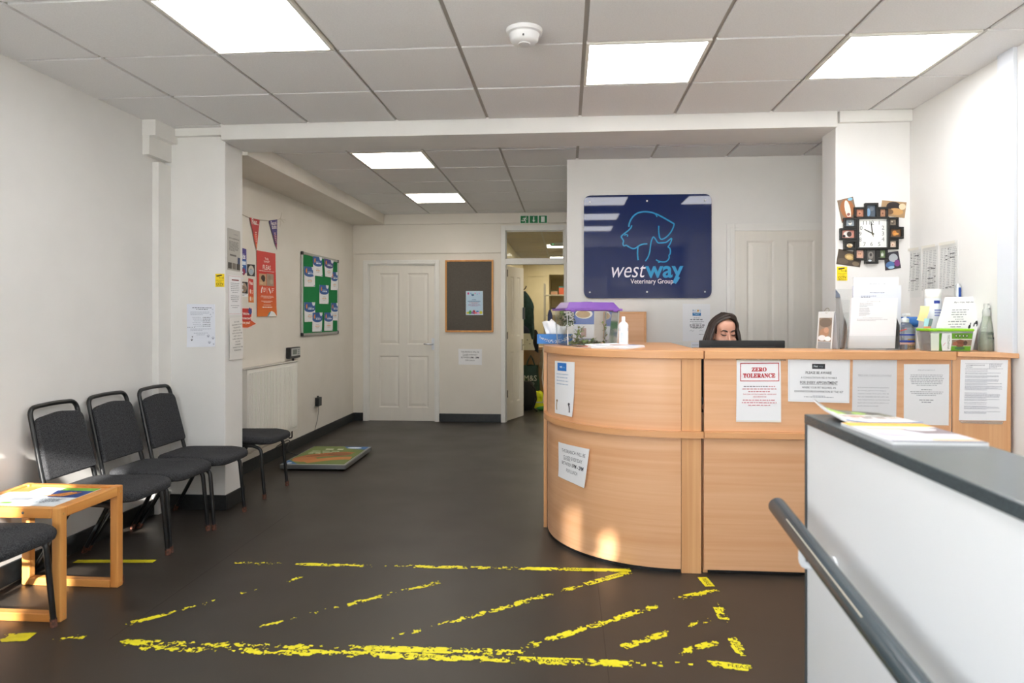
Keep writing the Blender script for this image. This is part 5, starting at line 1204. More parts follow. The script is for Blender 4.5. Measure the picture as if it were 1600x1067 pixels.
# tissue box
t = thing('tissue_box', 'blue tissue box with white dots at the left end of the desk', 'tissue box', (-.075, 4.50, ZD))
TB = M('#2f78c4', .5); b = MB(); b.box(-.115, -.06, 0, .115, .06, .062, TB); rr = random.Random(9)
for k in range(150):
    u = rr.uniform(-.10, .11); h = .050 - .035 * (1 - (u / .11) ** 2) + rr.uniform(-.008, .010)
    if .004 < h < .058: r_ = rr.uniform(.0015, .0035); b.add([(u + r_ * math.cos(a), -.0604, h + r_ * math.sin(a)) for a in [2 * PI * i / 6 for i in range(6)]], [tuple(range(6))], M('#e6eff8'))
b.box(-.07, -.02, .062, .07, .02, .0626, M('#1f4f88')); b.build('carton', None, t)
b = MB(); vs = []; N_ = 14
for j in range(7):
    for i in range(N_ + 1):
        a = i / N_; h = j / 6; x = (-.055 + .11 * a) * (1 + .55 * h); y = .012 * math.sin(a * 13 + h * 2) * (.4 + h) + .018 * (h - .5); z = .058 + h * (.055 + .06 * (.5 + .5 * math.sin(a * 5.2 + .6)) * (1 if a > .3 else .6)); vs.append((x, y, z))
b.add(vs, [(j * (N_ + 1) + i, j * (N_ + 1) + i + 1, (j + 1) * (N_ + 1) + i + 1, (j + 1) * (N_ + 1) + i) for j in range(6) for i in range(N_)], M('#f2f3f5', .8)); o = b.build('tissue', None, t, smooth=True); sm = o.modifiers.new('s', 'SOLIDIFY'); sm.thickness = .001
# pet food pack standing behind the tank
t = thing('food_pack', 'blue and white pack with a bowl picture standing behind the pet tank', 'pack', (.118, 4.66, ZD))
b = MB(); b.box(-.068, -.03, 0, .068, .03, .235, M('#d8dbe2', .4)); b.box(-.068, -.0306, .125, .068, -.03, .235, M('#4c66a8', .4))
b.add([(.0 + .058 * math.cos(a), -.0312, .195 + .032 * math.sin(a)) for a in [2 * PI * i / 20 for i in range(20)]], [tuple(range(20))], M('#e4e0d8')); b.add([(-.005 + .048 * math.cos(a), -.0316, .192 + .024 * math.sin(a)) for a in [2 * PI * i / 20 for i in range(20)]], [tuple(range(20))], M('#b59a74'))
b.box(-.05, -.0306, .02, .05, -.03, .03, M('#8a93a8')); b.box(-.02, -.0306, .04, .015, -.03, .10, M('#b0958c')); b.build('carton', None, t, bevel=.002)
# foam pump bottle
WP = M('#eef1f4', .3)
c = (.338, 4.10, ZD)
t = thing('pump_bottle', 'white foam pump bottle beside the pet tank', 'bottle', c)
b = MB(); b.lathe([(.027, 0), (.0285, .006), (.0285, .105), (.027, .112)], (0, 0, 0), M('#e6edf4', .25), 24); b.build('body', None, t, smooth=True)
b = MB(); b.lathe([(.0289, .012), (.0289, .092)], (0, 0, 0), M('#f4f7fa', .4), 24)
for k in range(7): b.add([(.0292 * math.cos(a), .0292 * math.sin(a), z) for z in (.03 + k * .008, .033 + k * .008) for a in [-PI * .72 + i * .09 for i in range(8)]], [(i, i + 1, 9 + i, 8 + i) for i in range(7)], M('#9db8d2'))
b.build('label_wrap', None, t, smooth=True)
b = MB(); b.lathe([(.0285, .108), (.029, .112), (.029, .128), (.022, .140), (.013, .146), (.011, .15), (.011, .172), (.010, .178)], (0, 0, 0), WP, 24); b.box(-.008, -.022, .158, .008, 0, .172, WP); b.build('pump_head', None, t, smooth=True)
# magazines on the curved desk
def magazine(cx, cy, z, ang, lab, art, w_=.205, h_=.285, th=.004, grp='magazines on the curved desk', sag=0):
    ca, sa = math.cos(ang), math.sin(ang); q = lambda x, y: Vector((cx + ca * x - sa * y, cy + sa * x + ca * y, z))
    p = Sheet(q(-w_ / 2, h_ / 2), q(w_ / 2, h_ / 2), q(w_ / 2, -h_ / 2), q(-w_ / 2, -h_ / 2), (0, 0, 1), th=th, curl=lambda u, v: sag * (1 - min(1, 2.2 * u)) ** 2)
    art(p, p.W, p.H); p.done('magazine', lab, 'magazine', grp)
magazine(.295, 3.915, ZD, -.5, 'lowest magazine of the pile in front of the pump bottle', lambda p, W, H: (p.rect(0, 0, W, H, '#e9eaee'), p.rect(.02, .03, W - .04, .1, '#c7a9a0')))
magazine(.285, 3.92, ZD + .0048, -.62, 'middle magazine of the pile in front of the pump bottle, white with a photo', lambda p, W, H: (p.rect(0, 0, W, H, '#eef0f3'), p.ell(W * .5, H * .4, .07, .06, '#b98f80')))
magazine(.275, 3.935, ZD + .0098, -.72, 'top magazine of the pile on the curved desk, with a blue and tan cover', lambda p, W, H: (p.rect(0, 0, W, H, '#f0f1f4'), p.ell(W * .55, H * .35, .06, .07, '#c39a86'), p.rect(W * .6, .02, .06, .05, '#4a4f9a'), p.lines(.02, .19, .15, 5, .012, .005)), sag=.006)
magazine(.12, 4.015, ZD, .35, 'red and dark leaflet lying under the front of the pet tank', lambda p, W, H: (p.rect(0, 0, W, H, '#c4625c'), p.rect(0, 0, .05, H, '#3c2c2a')), .16, .11, .002)

# wooden cabinet behind the desk
a, c = ony(945, 487, 5.5), ony(1010, 545, 5.5)
t = thing('wooden_cabinet', 'upright beech cabinet against the reception wall, right of the pet tank', 'cabinet', ((a.x + c.x) / 2, 5.6, 0)); hw = (c.x - a.x) / 2
b = MB(); b.box(-hw, -.10, 0, -hw + .018, .10, a.z); b.box(hw - .018, -.10, 0, hw, .10, a.z); b.box(-hw + .018, -.10, a.z - .018, hw - .018, .10, a.z); b.box(-hw + .018, -.08, .06, hw - .018, .10, .08); b.build('carcass', BEECHE, t, bevel=.002)
b = MB(); b.box(-hw + .018, -.102, .08, hw - .018, -.084, a.z - .018); b.build('door', BEECH, t, bevel=.002)

# monitor
a, c = ony(1094, 532, 4.10), ony(1228.5, 547, 4.10); mx_ = (a.x + c.x) / 2; hw = (c.x - a.x) / 2
t = thing('computer_monitor', 'black computer monitor seen from behind, in front of the receptionist', 'monitor', (mx_, 4.12, ZS1 - .0075))
zm = a.z - (ZS1 - .0075)
b = MB(); b.box(-hw, -.0, zm - .32, hw, .022, zm); b.build('screen_housing', BLACKP, t, bevel=.004)
b = MB(); b.box(-hw + .012, .022, zm - .305, hw - .012, .0225, zm - .012); b.build('screen', M('#0c0f14', .1), t)
b = MB(); tapered(b, -hw + .02, hw - .02, -.0, .02, 0, 1, 0, BLACKP) if False else b.box(-hw + .06, -.020, zm - .29, hw - .06, .0, zm - .035, M('#1b1d20', .45)); b.box(-hw + .075, -.0212, zm - .052, hw - .075, -.02, zm - .047, M('#08090a', .5)); b.build('rear_cover', None, t, bevel=.008)
b = MB(); b.box(-.03, -.03, .012, .03, -.012, zm - .12); b.build('stand_neck', BLACKP, t, bevel=.004)
b = MB(); b.lathe([(.11, 0), (.11, .008), (.10, .013)], (0, 0, 0), BLACKP, 28, None, 1.1, .8); b.build('stand_base', None, t)

# ------------------------------------------------------------------ receptionist
SKIN = noisy('skin', '#c4907a', '#cf9d86', 9, rough=.5)
HAIRM = noisy('dark_hair', '#17100d', '#3a2a22', 30, rough=.42, stretch=(12, 12, .6), spec=.5)
PX, PY = 1.0, 4.50
t = thing('person', 'woman with long dark hair sitting behind the monitor, looking down', 'person', (PX, PY, 0))
HC = Vector((.012, -.01, 1.232)); HM = Matrix.Translation(HC) @ Matrix.Rotation(math.radians(9), 4, 'Z') @ Matrix.Rotation(math.radians(5), 4, 'X')
def hp(x, y, z): return HM @ Vector((x, y, z))
b = MB()
def caps(p, q, r0, r1, n=6, m=12):
    p, q = Vector(p), Vector(q); ln = [p.lerp(q, i / n) for i in range(n + 1)]; b.tube(ln, [r0 + (r1 - r0) * i / n for i in range(n + 1)], None, m); b.ball(p, r0, None, m, 8); b.ball(q, r1, None, m, 8)
hm = HM.to_3x3().to_4x4()
def hb(c, r): b.ball(hp(*c), r, None, 20, 14, hm)
hb((0, .022, .040), (.072, .092, .088)); hb((0, -.012, -.035), (.059, .070, .088)); hb((0, -.046, -.092), (.030, .030, .026)); hb((0, -.030, .050), (.060, .048, .055))
for s in (-1, 1):
    hb((s * .036, -.046, -.032), (.026, .030, .024)); hb((s * .030, -.066, .012), (.016, .0135, .0105)); hb((s * .028, -.067, .030), (.022, .010, .008)); hb((s * .012, -.082, -.040), (.008, .010, .007)); hb((s * .070, .012, -.008), (.010, .02, .03)); hb((s * .042, -.02, -.07), (.018, .03, .02))
for k in range(7): f = k / 6; hb((0, -.074 - .024 * f, .014 - .046 * f), (.0068 + .0035 * f, .010, .010))
hb((0, -.095, -.034), (.0105, .011, .009)); hb((0, -.074, -.066), (.021, .011, .0055)); hb((0, -.072, -.075), (.018, .012, .006)); hb((0, -.062, -.058), (.022, .018, .012))
caps((0, .045, 1.20), (0, .05, 1.03), .047, .052); caps((-.13, .05, 1.005), (.13, .05, 1.005), .045, .045)
caps((0, .05, .99), (0, .04, .86), .105, .10); caps((-.05, .05, .95), (.05, .05, .95), .10, .10); caps((0, .04, .86), (0, .05, .66), .095, .105); caps((-.06, .05, .60), (.06, .05, .60), .10, .10)
for s in (-1, 1):
    caps((s * .165, .05, 1.0), (s * .205, -.03, .82), .044, .038); caps((s * .205, -.03, .82), (s * .115, -.255, .782), .036, .025)
    b.ball((s * .10, -.295, .775), (.036, .045, .015), None, 14, 10)
    for k, (dx, L) in enumerate(((-.026, .058), (-.009, .068), (.008, .066), (.024, .052))):
        p0 = Vector((s * .10 + dx, -.325, .777)); p1 = p0 + Vector((dx * .25, -L * .5, .009)); p2 = p1 + Vector((dx * .15, -L * .45, -.018)); caps(p0, p1, .0092, .0082, 3, 8); caps(p1, p2, .0082, .0068, 3, 8)
    p0 = Vector((s * .072, -.285, .775)); p1 = p0 + Vector((-s * .026, -.024, 0)); p2 = p1 + Vector((-s * .006, -.028, -.004)); caps(p0, p1, .0105, .0095, 3, 8); caps(p1, p2, .0095, .0075, 3, 8)
    caps((s * .085, .02, .59), (s * .10, -.38, .575), .082, .058); caps((s * .10, -.38, .57), (s * .10, -.34, .10), .055, .038); caps((s * .10, -.32, .045), (s * .105, -.47, .03), .040, .027)
body = b.build('body', SKIN, t, smooth=True)
rm = body.modifiers.new('join', 'REMESH'); rm.mode = 'VOXEL'; rm.voxel_size = .0045; rm.use_smooth_shade = True
sm = body.modifiers.new('smooth', 'SMOOTH'); sm.factor = .5; sm.iterations = 9
# clothing
b = MB()
caps((0, .05, 1.015), (0, .05, .99), .075, .10); caps((-.135, .05, 1.0), (.135, .05, 1.0), .056, .056); caps((0, .05, .985), (0, .04, .86), .118, .112); caps((-.05, .05, .95), (.05, .05, .95), .113, .113); caps((0, .04, .86), (0, .05, .62), .108, .118); caps((-.06, .05, .60), (.06, .05, .60), .112, .112)
for s in (-1, 1): caps((s * .165, .05, 1.0), (s * .205, -.03, .82), .056, .050); caps((s * .205, -.03, .82), (s * .150, -.17, .797), .048, .040)
o = b.build('tunic', M('#20262f', .8), t, smooth=True); rm = o.modifiers.new('join', 'REMESH'); rm.mode = 'VOXEL'; rm.voxel_size = .009; rm.use_smooth_shade = True; sm = o.modifiers.new('smooth', 'SMOOTH'); sm.iterations = 4
b = MB()
for s in (-1, 1): caps((s * .085, .02, .59), (s * .10, -.38, .575), .092, .068); caps((s * .10, -.38, .57), (s * .10, -.345, .12), .065, .050)
o = b.build('trousers', M('#1d2026', .8), t, smooth=True); rm = o.modifiers.new('join', 'REMESH'); rm.mode = 'VOXEL'; rm.voxel_size = .009; rm.use_smooth_shade = True
for s in (-1, 1):
    b = MB(); caps((s * .10, -.32, .052), (s * .105, -.48, .042), .050, .038); b.build('shoe', M('#15161a', .5), t, smooth=True)
# face details
DK_ = M('#2a1a14', .6)
for s in (-1, 1):
    b = MB(); P = [hp(s * x, y, z) for x, y, z in ((.010, -.0835, .025), (.022, -.0835, .0320), (.035, -.077, .0345), (.049, -.063, .027))]; b.tube(P, [.0034, .0046, .0042, .0014], DK_, 8); b.build('eyebrow', None, t, smooth=True)
    b = MB(); P = [hp(s * x, y, z) for x, y, z in ((.014, -.0775, .0065), (.023, -.0815, .0035), (.032, -.081, .0025), (.042, -.0755, .0055), (.050, -.067, .011))]; b.tube(P, [.0014, .0032, .0036, .0032, .0012], DK_, 8); b.build('eyelashes', None, t, smooth=True)
    b = MB(); b.ball(hp(s * .0075, -.1015, -.0465), (.0032, .0022, .002), M('#5a3226', .7), 8, 6); b.build('nostril', None, t)
b = MB(); b.tube([hp(x, y, z) for x, y, z in ((-.022, -.0745, -.070), (-.008, -.0845, -.0685), (0, -.0850, -.0695), (.008, -.0845, -.0685), (.022, -.0745, -.070))], [.002, .0042, .0045, .0042, .002], M('#a9625a', .45), 8); b.build('lips', None, t, smooth=True)
# hair: strands from a parting, over the skull, down past the shoulders
b = MB(); rr = random.Random(3)
hb((0, .030, .046), (.079, .094, .088))
for s in (-1, 1):
    for layer in range(3):
        for k in range(30):
            ph = math.radians(62 + (180 - 62) * (k + rr.random() * .6) / 30); o_ = .003 * layer + rr.uniform(-.0015, .0015)
            rx, ry, rz_ = .078 + o_, .098 + o_, .089 + o_; pts = []
            y0 = -.072 + .14 * (k / 30)
            for i in range(8):
                E = math.radians(88 - 88 * i / 7); w_ = math.sin(E) ** 1.5
                pts.append(hp(s * (rx * math.sin(ph) ** .6 * math.cos(E) ** (1.5 - min(.75, k * .09))) + .006 * w_, (.022 - ry * math.cos(ph) * math.cos(E)) * (1 - w_) + w_ * y0, .040 + rz_ * math.sin(E) - .012 * w_ * (1 if k < 3 else 0)))
            q = pts[-1]; fl = rr.uniform(.0, .03) + (.012 if s < 0 else .0)
            for i in range(1, 9):
                f = i / 8; pts.append(Vector((q.x + s * fl * f + s * .022 * math.sin(f * 2.4) + (-.020 * f if s < 0 else -.006 * f), q.y + .012 * f * math.cos(ph) + .035 * f * f - .010 * math.sin(f * 6 + k), q.z - .33 * f)))
            n_ = len(pts); b.tube(pts, [.0055 + .0025 * math.sin(PI * min(1, i / (n_ - 1) * 1.1)) if i < n_ - 2 else .003 for i in range(n_)], None, 6)
b.build('hair', HAIRM, t, smooth=True)
# office chair under her
t = thing('office_chair', 'dark office chair the receptionist sits on behind the desk', 'chair', (PX, PY + .05, 0))
b = MB(); b.box(-.23, -.22, .40, .23, .22, .478); b.build('seat', FABRIC, t, bevel=.03, seg=4)
b = MB(); b.box(-.2, .21, .56, .2, .255, .92); b.build('backrest', FABRIC, t, bevel=.02, seg=4)
b = MB(); b.box(-.03, .16, .38, .03, .20, .40); b.box(-.03, .26, .38, .03, .28, .75); b.box(-.03, .16, .365, .03, .28, .385); b.build('back_bracket', BLACKP, t)
b = MB(); b.tube([(0, 0, .08), (0, 0, .40)], .025, BLACKP, 12); b.build('gas_column', None, t)
for k in range(5):
    a = 2 * PI * k / 5 + .3; b = MB(); b.tube([(0, 0, .09), (.26 * math.cos(a), .26 * math.sin(a), .06)], [.025, .018], BLACKP, 8); lg = b.build('leg', None, t)
    b = MB(); b.tube([(.26 * math.cos(a) - .012 * math.sin(a), .26 * math.sin(a) + .012 * math.cos(a), .026), (.26 * math.cos(a) + .012 * math.sin(a), .26 * math.sin(a) - .012 * math.cos(a), .026)], .026, BLACKP, 12); b.build('castor', None, lg)

# ------------------------------------------------------------------ right end of the counter
# tent calendar with a dog photo
c = onz(1292, 545, ZT)
t = thing('desk_calendar', 'small standing photo calendar on the counter, left of the white leaflet holder', 'calendar', (c.x, c.y, ZD), math.radians(-50))
MT = lambda a: Matrix.Rotation(a, 4, 'X')
p = Sheet(Vector((-.045, -.004, .205)), Vector((.045, -.004, .205)), Vector((.045, -.028, 0)), Vector((-.045, -.028, 0)), (0, -1, .22), mat=M('#c9cac9', .4), th=.002); W, H = p.W, p.H
photo(p, .008, .035, W - .016, H - .075, '#8a7a6a', [(.5, .2, .5, .2, '#6d5f52'), (.45, .62, .36, .18, '#a07a60'), (.6, .52, .2, .12, '#b58a70'), (.3, .85, .3, .12, '#d6d8da'), (.75, .88, .25, .1, '#e2e4e6')]); p.rect(.008, H - .038, W - .016, .036, '#8b8e90')
def local_done(p, nm, par, lab=None):
    o = p.b.build(nm, None, par); return o
local_done(p, 'front_page', t)
p = Sheet(Vector((.045, .004, .205)), Vector((-.045, .004, .205)), Vector((-.045, .032, 0)), Vector((.045, .032, 0)), (0, 1, .22), mat=M('#dcdfe4', .3), th=.002); local_done(p, 'back_page', t)
b = MB(); b.tube([(.012 * math.cos(a), 0 + .012 * math.sin(a) * .6, .21 + .014 * math.sin(a)) for a in [2 * PI * i / 12 for i in range(12)]], .0012, M('#8a7a50', .3, .8), 6, closed=True); b.build('ring', None, t)
# leaflet holder and its three stacks
c0_, c1_ = onz(1322, 547, ZT), onz(1404, 547, ZT); yh = (c0_.y + c1_.y) / 2 + .015
x0, x1 = ony(1322, 540, yh).x, ony(1404, 540, yh).x; xm = (x0 + x1) / 2; hw = (x1 - x0) / 2
t = thing('leaflet_holder', 'clear stepped acrylic leaflet holder full of white sheets on the counter', 'leaflet holder', (xm, yh, ZD))
b = MB(); b.box(-hw, -.012, 0, hw, .15, .006); b.build('base', CLEAR, t)
for k, (y, h) in enumerate(((-.012, .075), (.036, .20), (.086, .27), (.140, .33))):
    b = MB(); b.box(-hw, y, .006, hw, y + .003, h); b.build('divider', CLEAR, t)
for s in (-1, 1):
    b = MB(); b.add([(s * hw, -.012, .006), (s * hw, .145, .006), (s * hw, .145, .33), (s * hw, .086, .30), (s * hw, .04, .20), (s * hw, -.012, .13), (s * (hw - .003), -.012, .006), (s * (hw - .003), .145, .006), (s * (hw - .003), .145, .33), (s * (hw - .003), .086, .30), (s * (hw - .003), .04, .20), (s * (hw - .003), -.012, .13)],
                    [(0, 1, 2, 3, 4, 5), (11, 10, 9, 8, 7, 6)] + [(i, (i + 1) % 6, 6 + (i + 1) % 6, 6 + i) for i in range(6)], CLEAR); b.build('side_panel', None, t)
def stack(px, y, yt, lab, th, fn, mat='#f3f4f6', bot=None):
    q = [ony(*px[0], yh + yt), ony(*px[1], yh + yt), ony(*px[2], yh + y), ony(*px[3], yh + y)]
    for k in (2, 3): q[k].z = max(q[k].z, ZD + .008)
    p = Sheet(*q, (0, -1, 0), mat=M(mat, .5), th=th); fn(p, p.W, p.H); p.done('leaflet_stack', lab, 'leaflets', 'leaflet stacks in the acrylic holder')
stack([(1329, 465), (1400.5, 465.5), (1396, 545), (1323.5, 545)], .030, .030, 'front stack of white health club sheets in the acrylic holder', .018, lambda p, W, H: (p.text('PET HEALTH CLUB', W * .47, H * .08, H * .013, '#84868c', w=W * .3, res=1), p.lines(W * .18, H * .11, W * .3, 3, H * .028, H * .009, '#a9abb1'), p.lines(W * .18, H * .20, W * .24, 8, H * .021, H * .008, '#a9abb1'), p.text('Are You Looking For The Answers?', W * .47, H * .405, H * .014, '#8b8d93', w=W * .42, shear=.2, res=1), p.lines(W * .14, H * .425, W * .68, 2, H * .022, H * .008, '#a9abb1')))
stack([(1331.5, 447), (1406, 446), (1405, 540), (1330, 540)], .078, .078, 'middle stack in the acrylic holder, bluish white with a bold heading', .016, lambda p, W, H: (p.text('PET HEALTH CLUB', W * .5, H * .125, H * .017, '#5b5e68', w=W * .3, bold=.02, res=1), p.lines(W * .16, H * .165, W * .32, 2, H * .02, H * .01, '#7d818c')), '#e3e6f0')
stack([(1332.5, 433.5), (1402.5, 433), (1402, 540), (1332, 540)], .130, .130, 'back stack in the acrylic holder, standing tallest with its white top showing', .012, lambda p, W, H: p.text('PET HEALTH CLUB', W * .52, H * .105, H * .015, '#9a9ca2', w=W * .36, res=1))
# sanitiser
c = onz(1419, 546.5, ZT); SAN = glass('gel_bottle', '#e9edf2', .04, .16)
t = thing('sanitiser_bottle', 'clear hand gel pump bottle with blue and red label bands, right of the leaflet holder', 'bottle', (c.x, c.y + .035, ZD))
b = MB(); b.lathe([(.048, 0), (.050, .005), (.050, .095), (.047, .118), (.035, .136), (.018, .146), (.014, .150)], (0, 0, 0), SAN, 28, None, 1, .68); b.build('body', None, t, smooth=True)
b = MB()
def band(z0, z1, a0, a1, m, sk=0):
    n_ = 10; b.add([(.0508 * math.cos(a), .0508 * .68 * math.sin(a), z + sk * (i / n_)) for z in (z0, z1) for i, a in [(i, a0 + (a1 - a0) * i / n_) for i in range(n_ + 1)]], [(i, i + 1, n_ + 2 + i, n_ + 1 + i) for i in range(n_)], m)
a0, a1 = -PI * .86, -PI * .2
A0 = (a0, a1)
def band2(*k, **q):
    n0 = len(b.v); band(*k, **q)
    for i in range(n0, len(b.v)): v = b.v[i]; b.v[i] = (v[0] * 1.008, v[1] * 1.012, v[2])
band2(.076, .084, *A0, M('#2340a0', .4)); band2(.040, .050, *A0, M('#2340a0', .4)); band2(.094, .099, a0 + .1, a0 + 1.0, M('#d8452f', .4), sk=.014); band2(.028, .038, *A0, M('#c9a79a', .4)); b.build('label_wrap', None, t, smooth=True)
b = MB(); b.lathe([(.020, .146), (.020, .166), (.010, .170), (.006, .172), (.006, .186)], (0, 0, 0), WP, 18); b.box(-.012, -.035, .184, .012, .010, .194, WP); b.build('pump_head', None, t, bevel=.002)
# treat tub
c0_, c1_ = onz(1436, 548, ZT), onz(1508, 548, ZT); w_ = (ony(1506, 540, 3.60).x - ony(1437, 540, 3.60).x)
t = thing('treat_tub', 'clear dog treat tub with a lime green lid, in front of the leaning sheet', 'tub', ((c0_.x + c1_.x) / 2, 3.70, ZD)); hw = w_ / 2
TUBM = glass('tub_plastic', '#eef2ea', .08, .25)
b = MB(); tapered(b, -hw, hw, -.065, .065, 0, .104, .010, TUBM, .003); b.build('body', None, t, bevel=.004)
b = MB(); b.box(-hw - .004, -.069, .102, hw + .004, .069, .116, M('#86c41e', .35)); b.build('lid', None, t, bevel=.005)
q = [Vector((-hw + .004, -.0662, .093)), Vector((hw - .006, -.0662, .093)), Vector((hw - .012, -.0575, .004)), Vector((-hw + .010, -.0575, .004))]
p = Sheet(*q, (0, -1, .1), mat=M('#dfe6d6', .4), nx=1, ny=1, th=.0006); W, H = p.W, p.H; GR = '#5f9a1e'
p.rect(W * .2, 0, W * .12, H, '#4f8a1e'); p.rect(W * .50, 0, W * .5, H * .32, GR); p.rect(W * .50, H * .74, W * .5, H * .26, GR); p.rect(W * .5, H * .38, W * .5, H * .34, '#8d7a66'); p.ell(W * .72, H * .58, W * .12, H * .22, '#7a4a34'); p.ell(W * .6, H * .6, W * .06, H * .12, '#a4634a'); p.ell(W * .85, H * .56, W * .05, H * .13, '#4a352a'); p.ell(W * .72, H * .86, W * .13, H * .09, '#3f6a44')
p.poly([(W * .27, 0), (W * .50, 0), (W * .515, H * .5), (W * .49, H), (W * .28, H), (W * .25, H * .5)], '#eef1f0'); p.text('WHIMZEES', W * .46, H * .93, H * .12, '#3d5a2a', al='l', w=H * .84, angle=-PI / 2, shear=.1); p.stroke([(W * .30, H * .72), (W * .33, H * .62), (W * .36, H * .55)], .002, '#d86a8a')
for k in range(4): p.rect(W * (.58 + .085 * k), H * .08, W * .06, H * .15, '#33502a'); p.ell(W * (.61 + .085 * k), H * .15, W * .016, H * .04, '#dfe8cf', 8)
local_done(p, 'label_wrap', t); b = MB()
for k in range(26): b.ball((R.uniform(-hw + .03, hw - .03), R.uniform(-.04, .05), .014 + .02 * (k % 3)), (.022, .012, .010), M(['#7a5236', '#93663f', '#5f3f2c'][k % 3], .7), 8, 6)
tag(b.build('treats', None, loc=None), None, None, None, 'stuff'); bpy.data.objects['treats'].parent = t
# leaning sheet
q = [ony(1476, 464.5, 3.86), ony(1541, 463, 3.86), ony(1517.5, 546, 3.775), ony(1452, 546, 3.775)]; q[2].z = q[3].z = ZD + .001
p = Sheet(*q, (0, -1, 0), mat=M('#f0f0ef', .35), curl=lambda u, v: .012 * abs(v - .5) * 2 - .02 * max(0, .25 - v) * 2, nx=6, ny=14); W, H = p.W, p.H
p.text('Buy a treat, help the street', W * .56, H * .115, H * .032, '#55565a', w=W * .62, shear=.25, bold=.01); p.lines(W * .25, H * .24, W * .40, 4, H * .045, H * .014, '#8f9196', al='c'); p.lines(W * .4, H * .42, W * .2, 1, .01, H * .012, '#8f9196', last=1); p.lines(W * .25, H * .46, W * .44, 3, H * .05, H * .016, '#83858a', al='c')
K = '#242428'; p.ell(W * .79, H * .57, W * .03, H * .04, K); p.ell(W * .80, H * .52, W * .012, H * .03, K); p.ell(W * .93, H * .49, W * .03, H * .035, K); p.ell(W * .89, H * .53, W * .015, H * .04, K); p.ell(W * .96, H * .52, W * .012, H * .05, K); p.ell(W * .72, H * .67, W * .015, H * .015, K); p.ell(W * .88, H * .88, W * .03, H * .012, K)
p.done('leaning_sheet', 'white sheet about buying a treat, leaning up behind the green treat tub', 'notice')
b = MB(); b.box(-.05, 0, 0, .08, .05, .16, M('#d9dadb', .5)); b.box(-.05, -.001, .15, .08, .051, .163, M('#c6c8ca', .5)); qx = (q[2].x + q[3].x) / 2 + .02
tag(b.build('card_box', None, loc=None), 'pale card box hidden behind the leaning white sheet', 'box'); bpy.data.objects['card_box'].location = (qx + .055, 3.88, ZD)
# tall white cleaner tub
c = ony(1458.5, 500, 3.90)
t = thing('cleaner_tub', 'tall white screw top tub with a blue label, standing behind the treat tub', 'tub', (c.x - .002, 3.90, ZD)); zt = ony(1458, 452, 3.9).z - ZD
b = MB(); b.lathe([(.040, 0), (.042, .004), (.042, zt - .055), (.040, zt - .05)], (0, 0, 0), M('#e4e8ee', .35), 24); b.build('body', None, t, smooth=True)
b = MB(); b.lathe([(.040, zt - .05), (.041, zt - .046), (.041, zt - .004), (.038, zt)], (0, 0, 0), M('#f0f0ec', .4), 24); b.build('cap', None, t, smooth=True)
b = MB()
def cband(z0, z1, a0, a1, m): b.add([(.0424 * math.cos(a), .0424 * math.sin(a), z) for z in (z0, z1) for a in [a0 + (a1 - a0) * i / 8 for i in range(9)]], [(i, i + 1, 10 + i, 9 + i) for i in range(8)], m)
cband(zt - .078, zt - .062, -PI * .62, -PI * .38, M('#2a3f9c', .4))
for k in range(3): cband(zt - .118 - k * .014, zt - .110 - k * .014, -PI * .6, -PI * (.28 - .03 * k), M('#8a94c4', .4))
b.build('label_wrap', None, t)
# blue wrap roll on a navy canister
c = ony(1411, 520, 3.93)
t = thing('canister', 'navy canister standing right behind the leaflet holder', 'canister', (c.x, 3.93, ZD))
b = MB(); b.lathe([(.034, 0), (.036, .004), (.036, .135), (.034, .14)], (0, 0, 0), M('#1e3a70', .4), 20); b.build('body', None, t, smooth=True)
b = MB(); b.lathe([(.036, .14), (.037, .145), (.037, .158), (.03, .162)], (0, 0, 0), M('#28508f', .4), 20); b.build('cap', None, t, smooth=True)
c = ony(1432, 504, 3.80)
b = MB(); b.box(-.03, -.025, 0, .03, .03, .118, M('#a9bccb', .6)); b.box(-.031, -.026, .05, .031, -.0255, .09, M('#c9d6e0', .6)); o = b.build('small_box', None); o.location = (c.x - .005, 3.88, ZD); tag(o, 'small pale blue box between the gel bottle and the tall tub, carrying the blue roll', 'box')
b = MB(); b.tube([(-.045, 0, 0), (-.043, 0, 0), (.043, 0, 0), (.045, 0, 0)], [.026, .029, .029, .026], M('#2464ac', .5), 20); b.tube([(.0452, 0, 0), (.046, 0, 0)], .011, M('#123a70', .6), 12); o = b.build('wrap_roll', None, smooth=True); o.location = (c.x - .005, 3.88, ZD + .118 + .0295); o.rotation_euler = (0, 0, math.radians(-14)); tag(o, 'bright blue roll of wrap behind the gel bottle', 'roll')
# yellow note, cards
q = [ony(1438, 478, 3.83), ony(1452.5, 478.5, 3.83), ony(1446, 503, 3.80), ony(1433, 500, 3.80)]
p = Sheet(*q, (0, -1, 0), mat=M('#e6d79a', .6), curl=lambda u, v: .006 * math.sin(4 * v)); p.done('paper_note', 'creased pale yellow paper note leaning in front of the tall white tub', 'note')
q = [ony(1444.5, 497.5, 3.79), ony(1457.5, 498, 3.79), ony(1453, 515, 3.78), ony(1442, 515, 3.78)]
p = Sheet(*q, (0, -1, 0), mat=M('#a9d2e2', .5), th=.004); p.rect(p.W * .55, 0, p.W * .45, p.H, '#66737c'); p.rect(0, p.H * .7, p.W, p.H * .3, '#d98d62'); p.done('card', 'light blue and orange card standing behind the treat tub lid', 'card')
c = onz(1434.5, 547, ZT)
t = thing('treat_box', 'little yellow and black patterned box between the gel bottle and the treat tub', 'box', (c.x, c.y + .09, ZD))
b = MB(); b.box(-.02, -.02, 0, .02, .02, .058, M('#dcae12', .5))
for k in range(8): b.box(-.016 + .009 * (k % 4), -.0206, .008 + .022 * (k // 4), -.011 + .009 * (k % 4), -.02, .02 + .024 * (k // 4), M('#3a2a10'))
b.build('carton', None, t, bevel=.003)
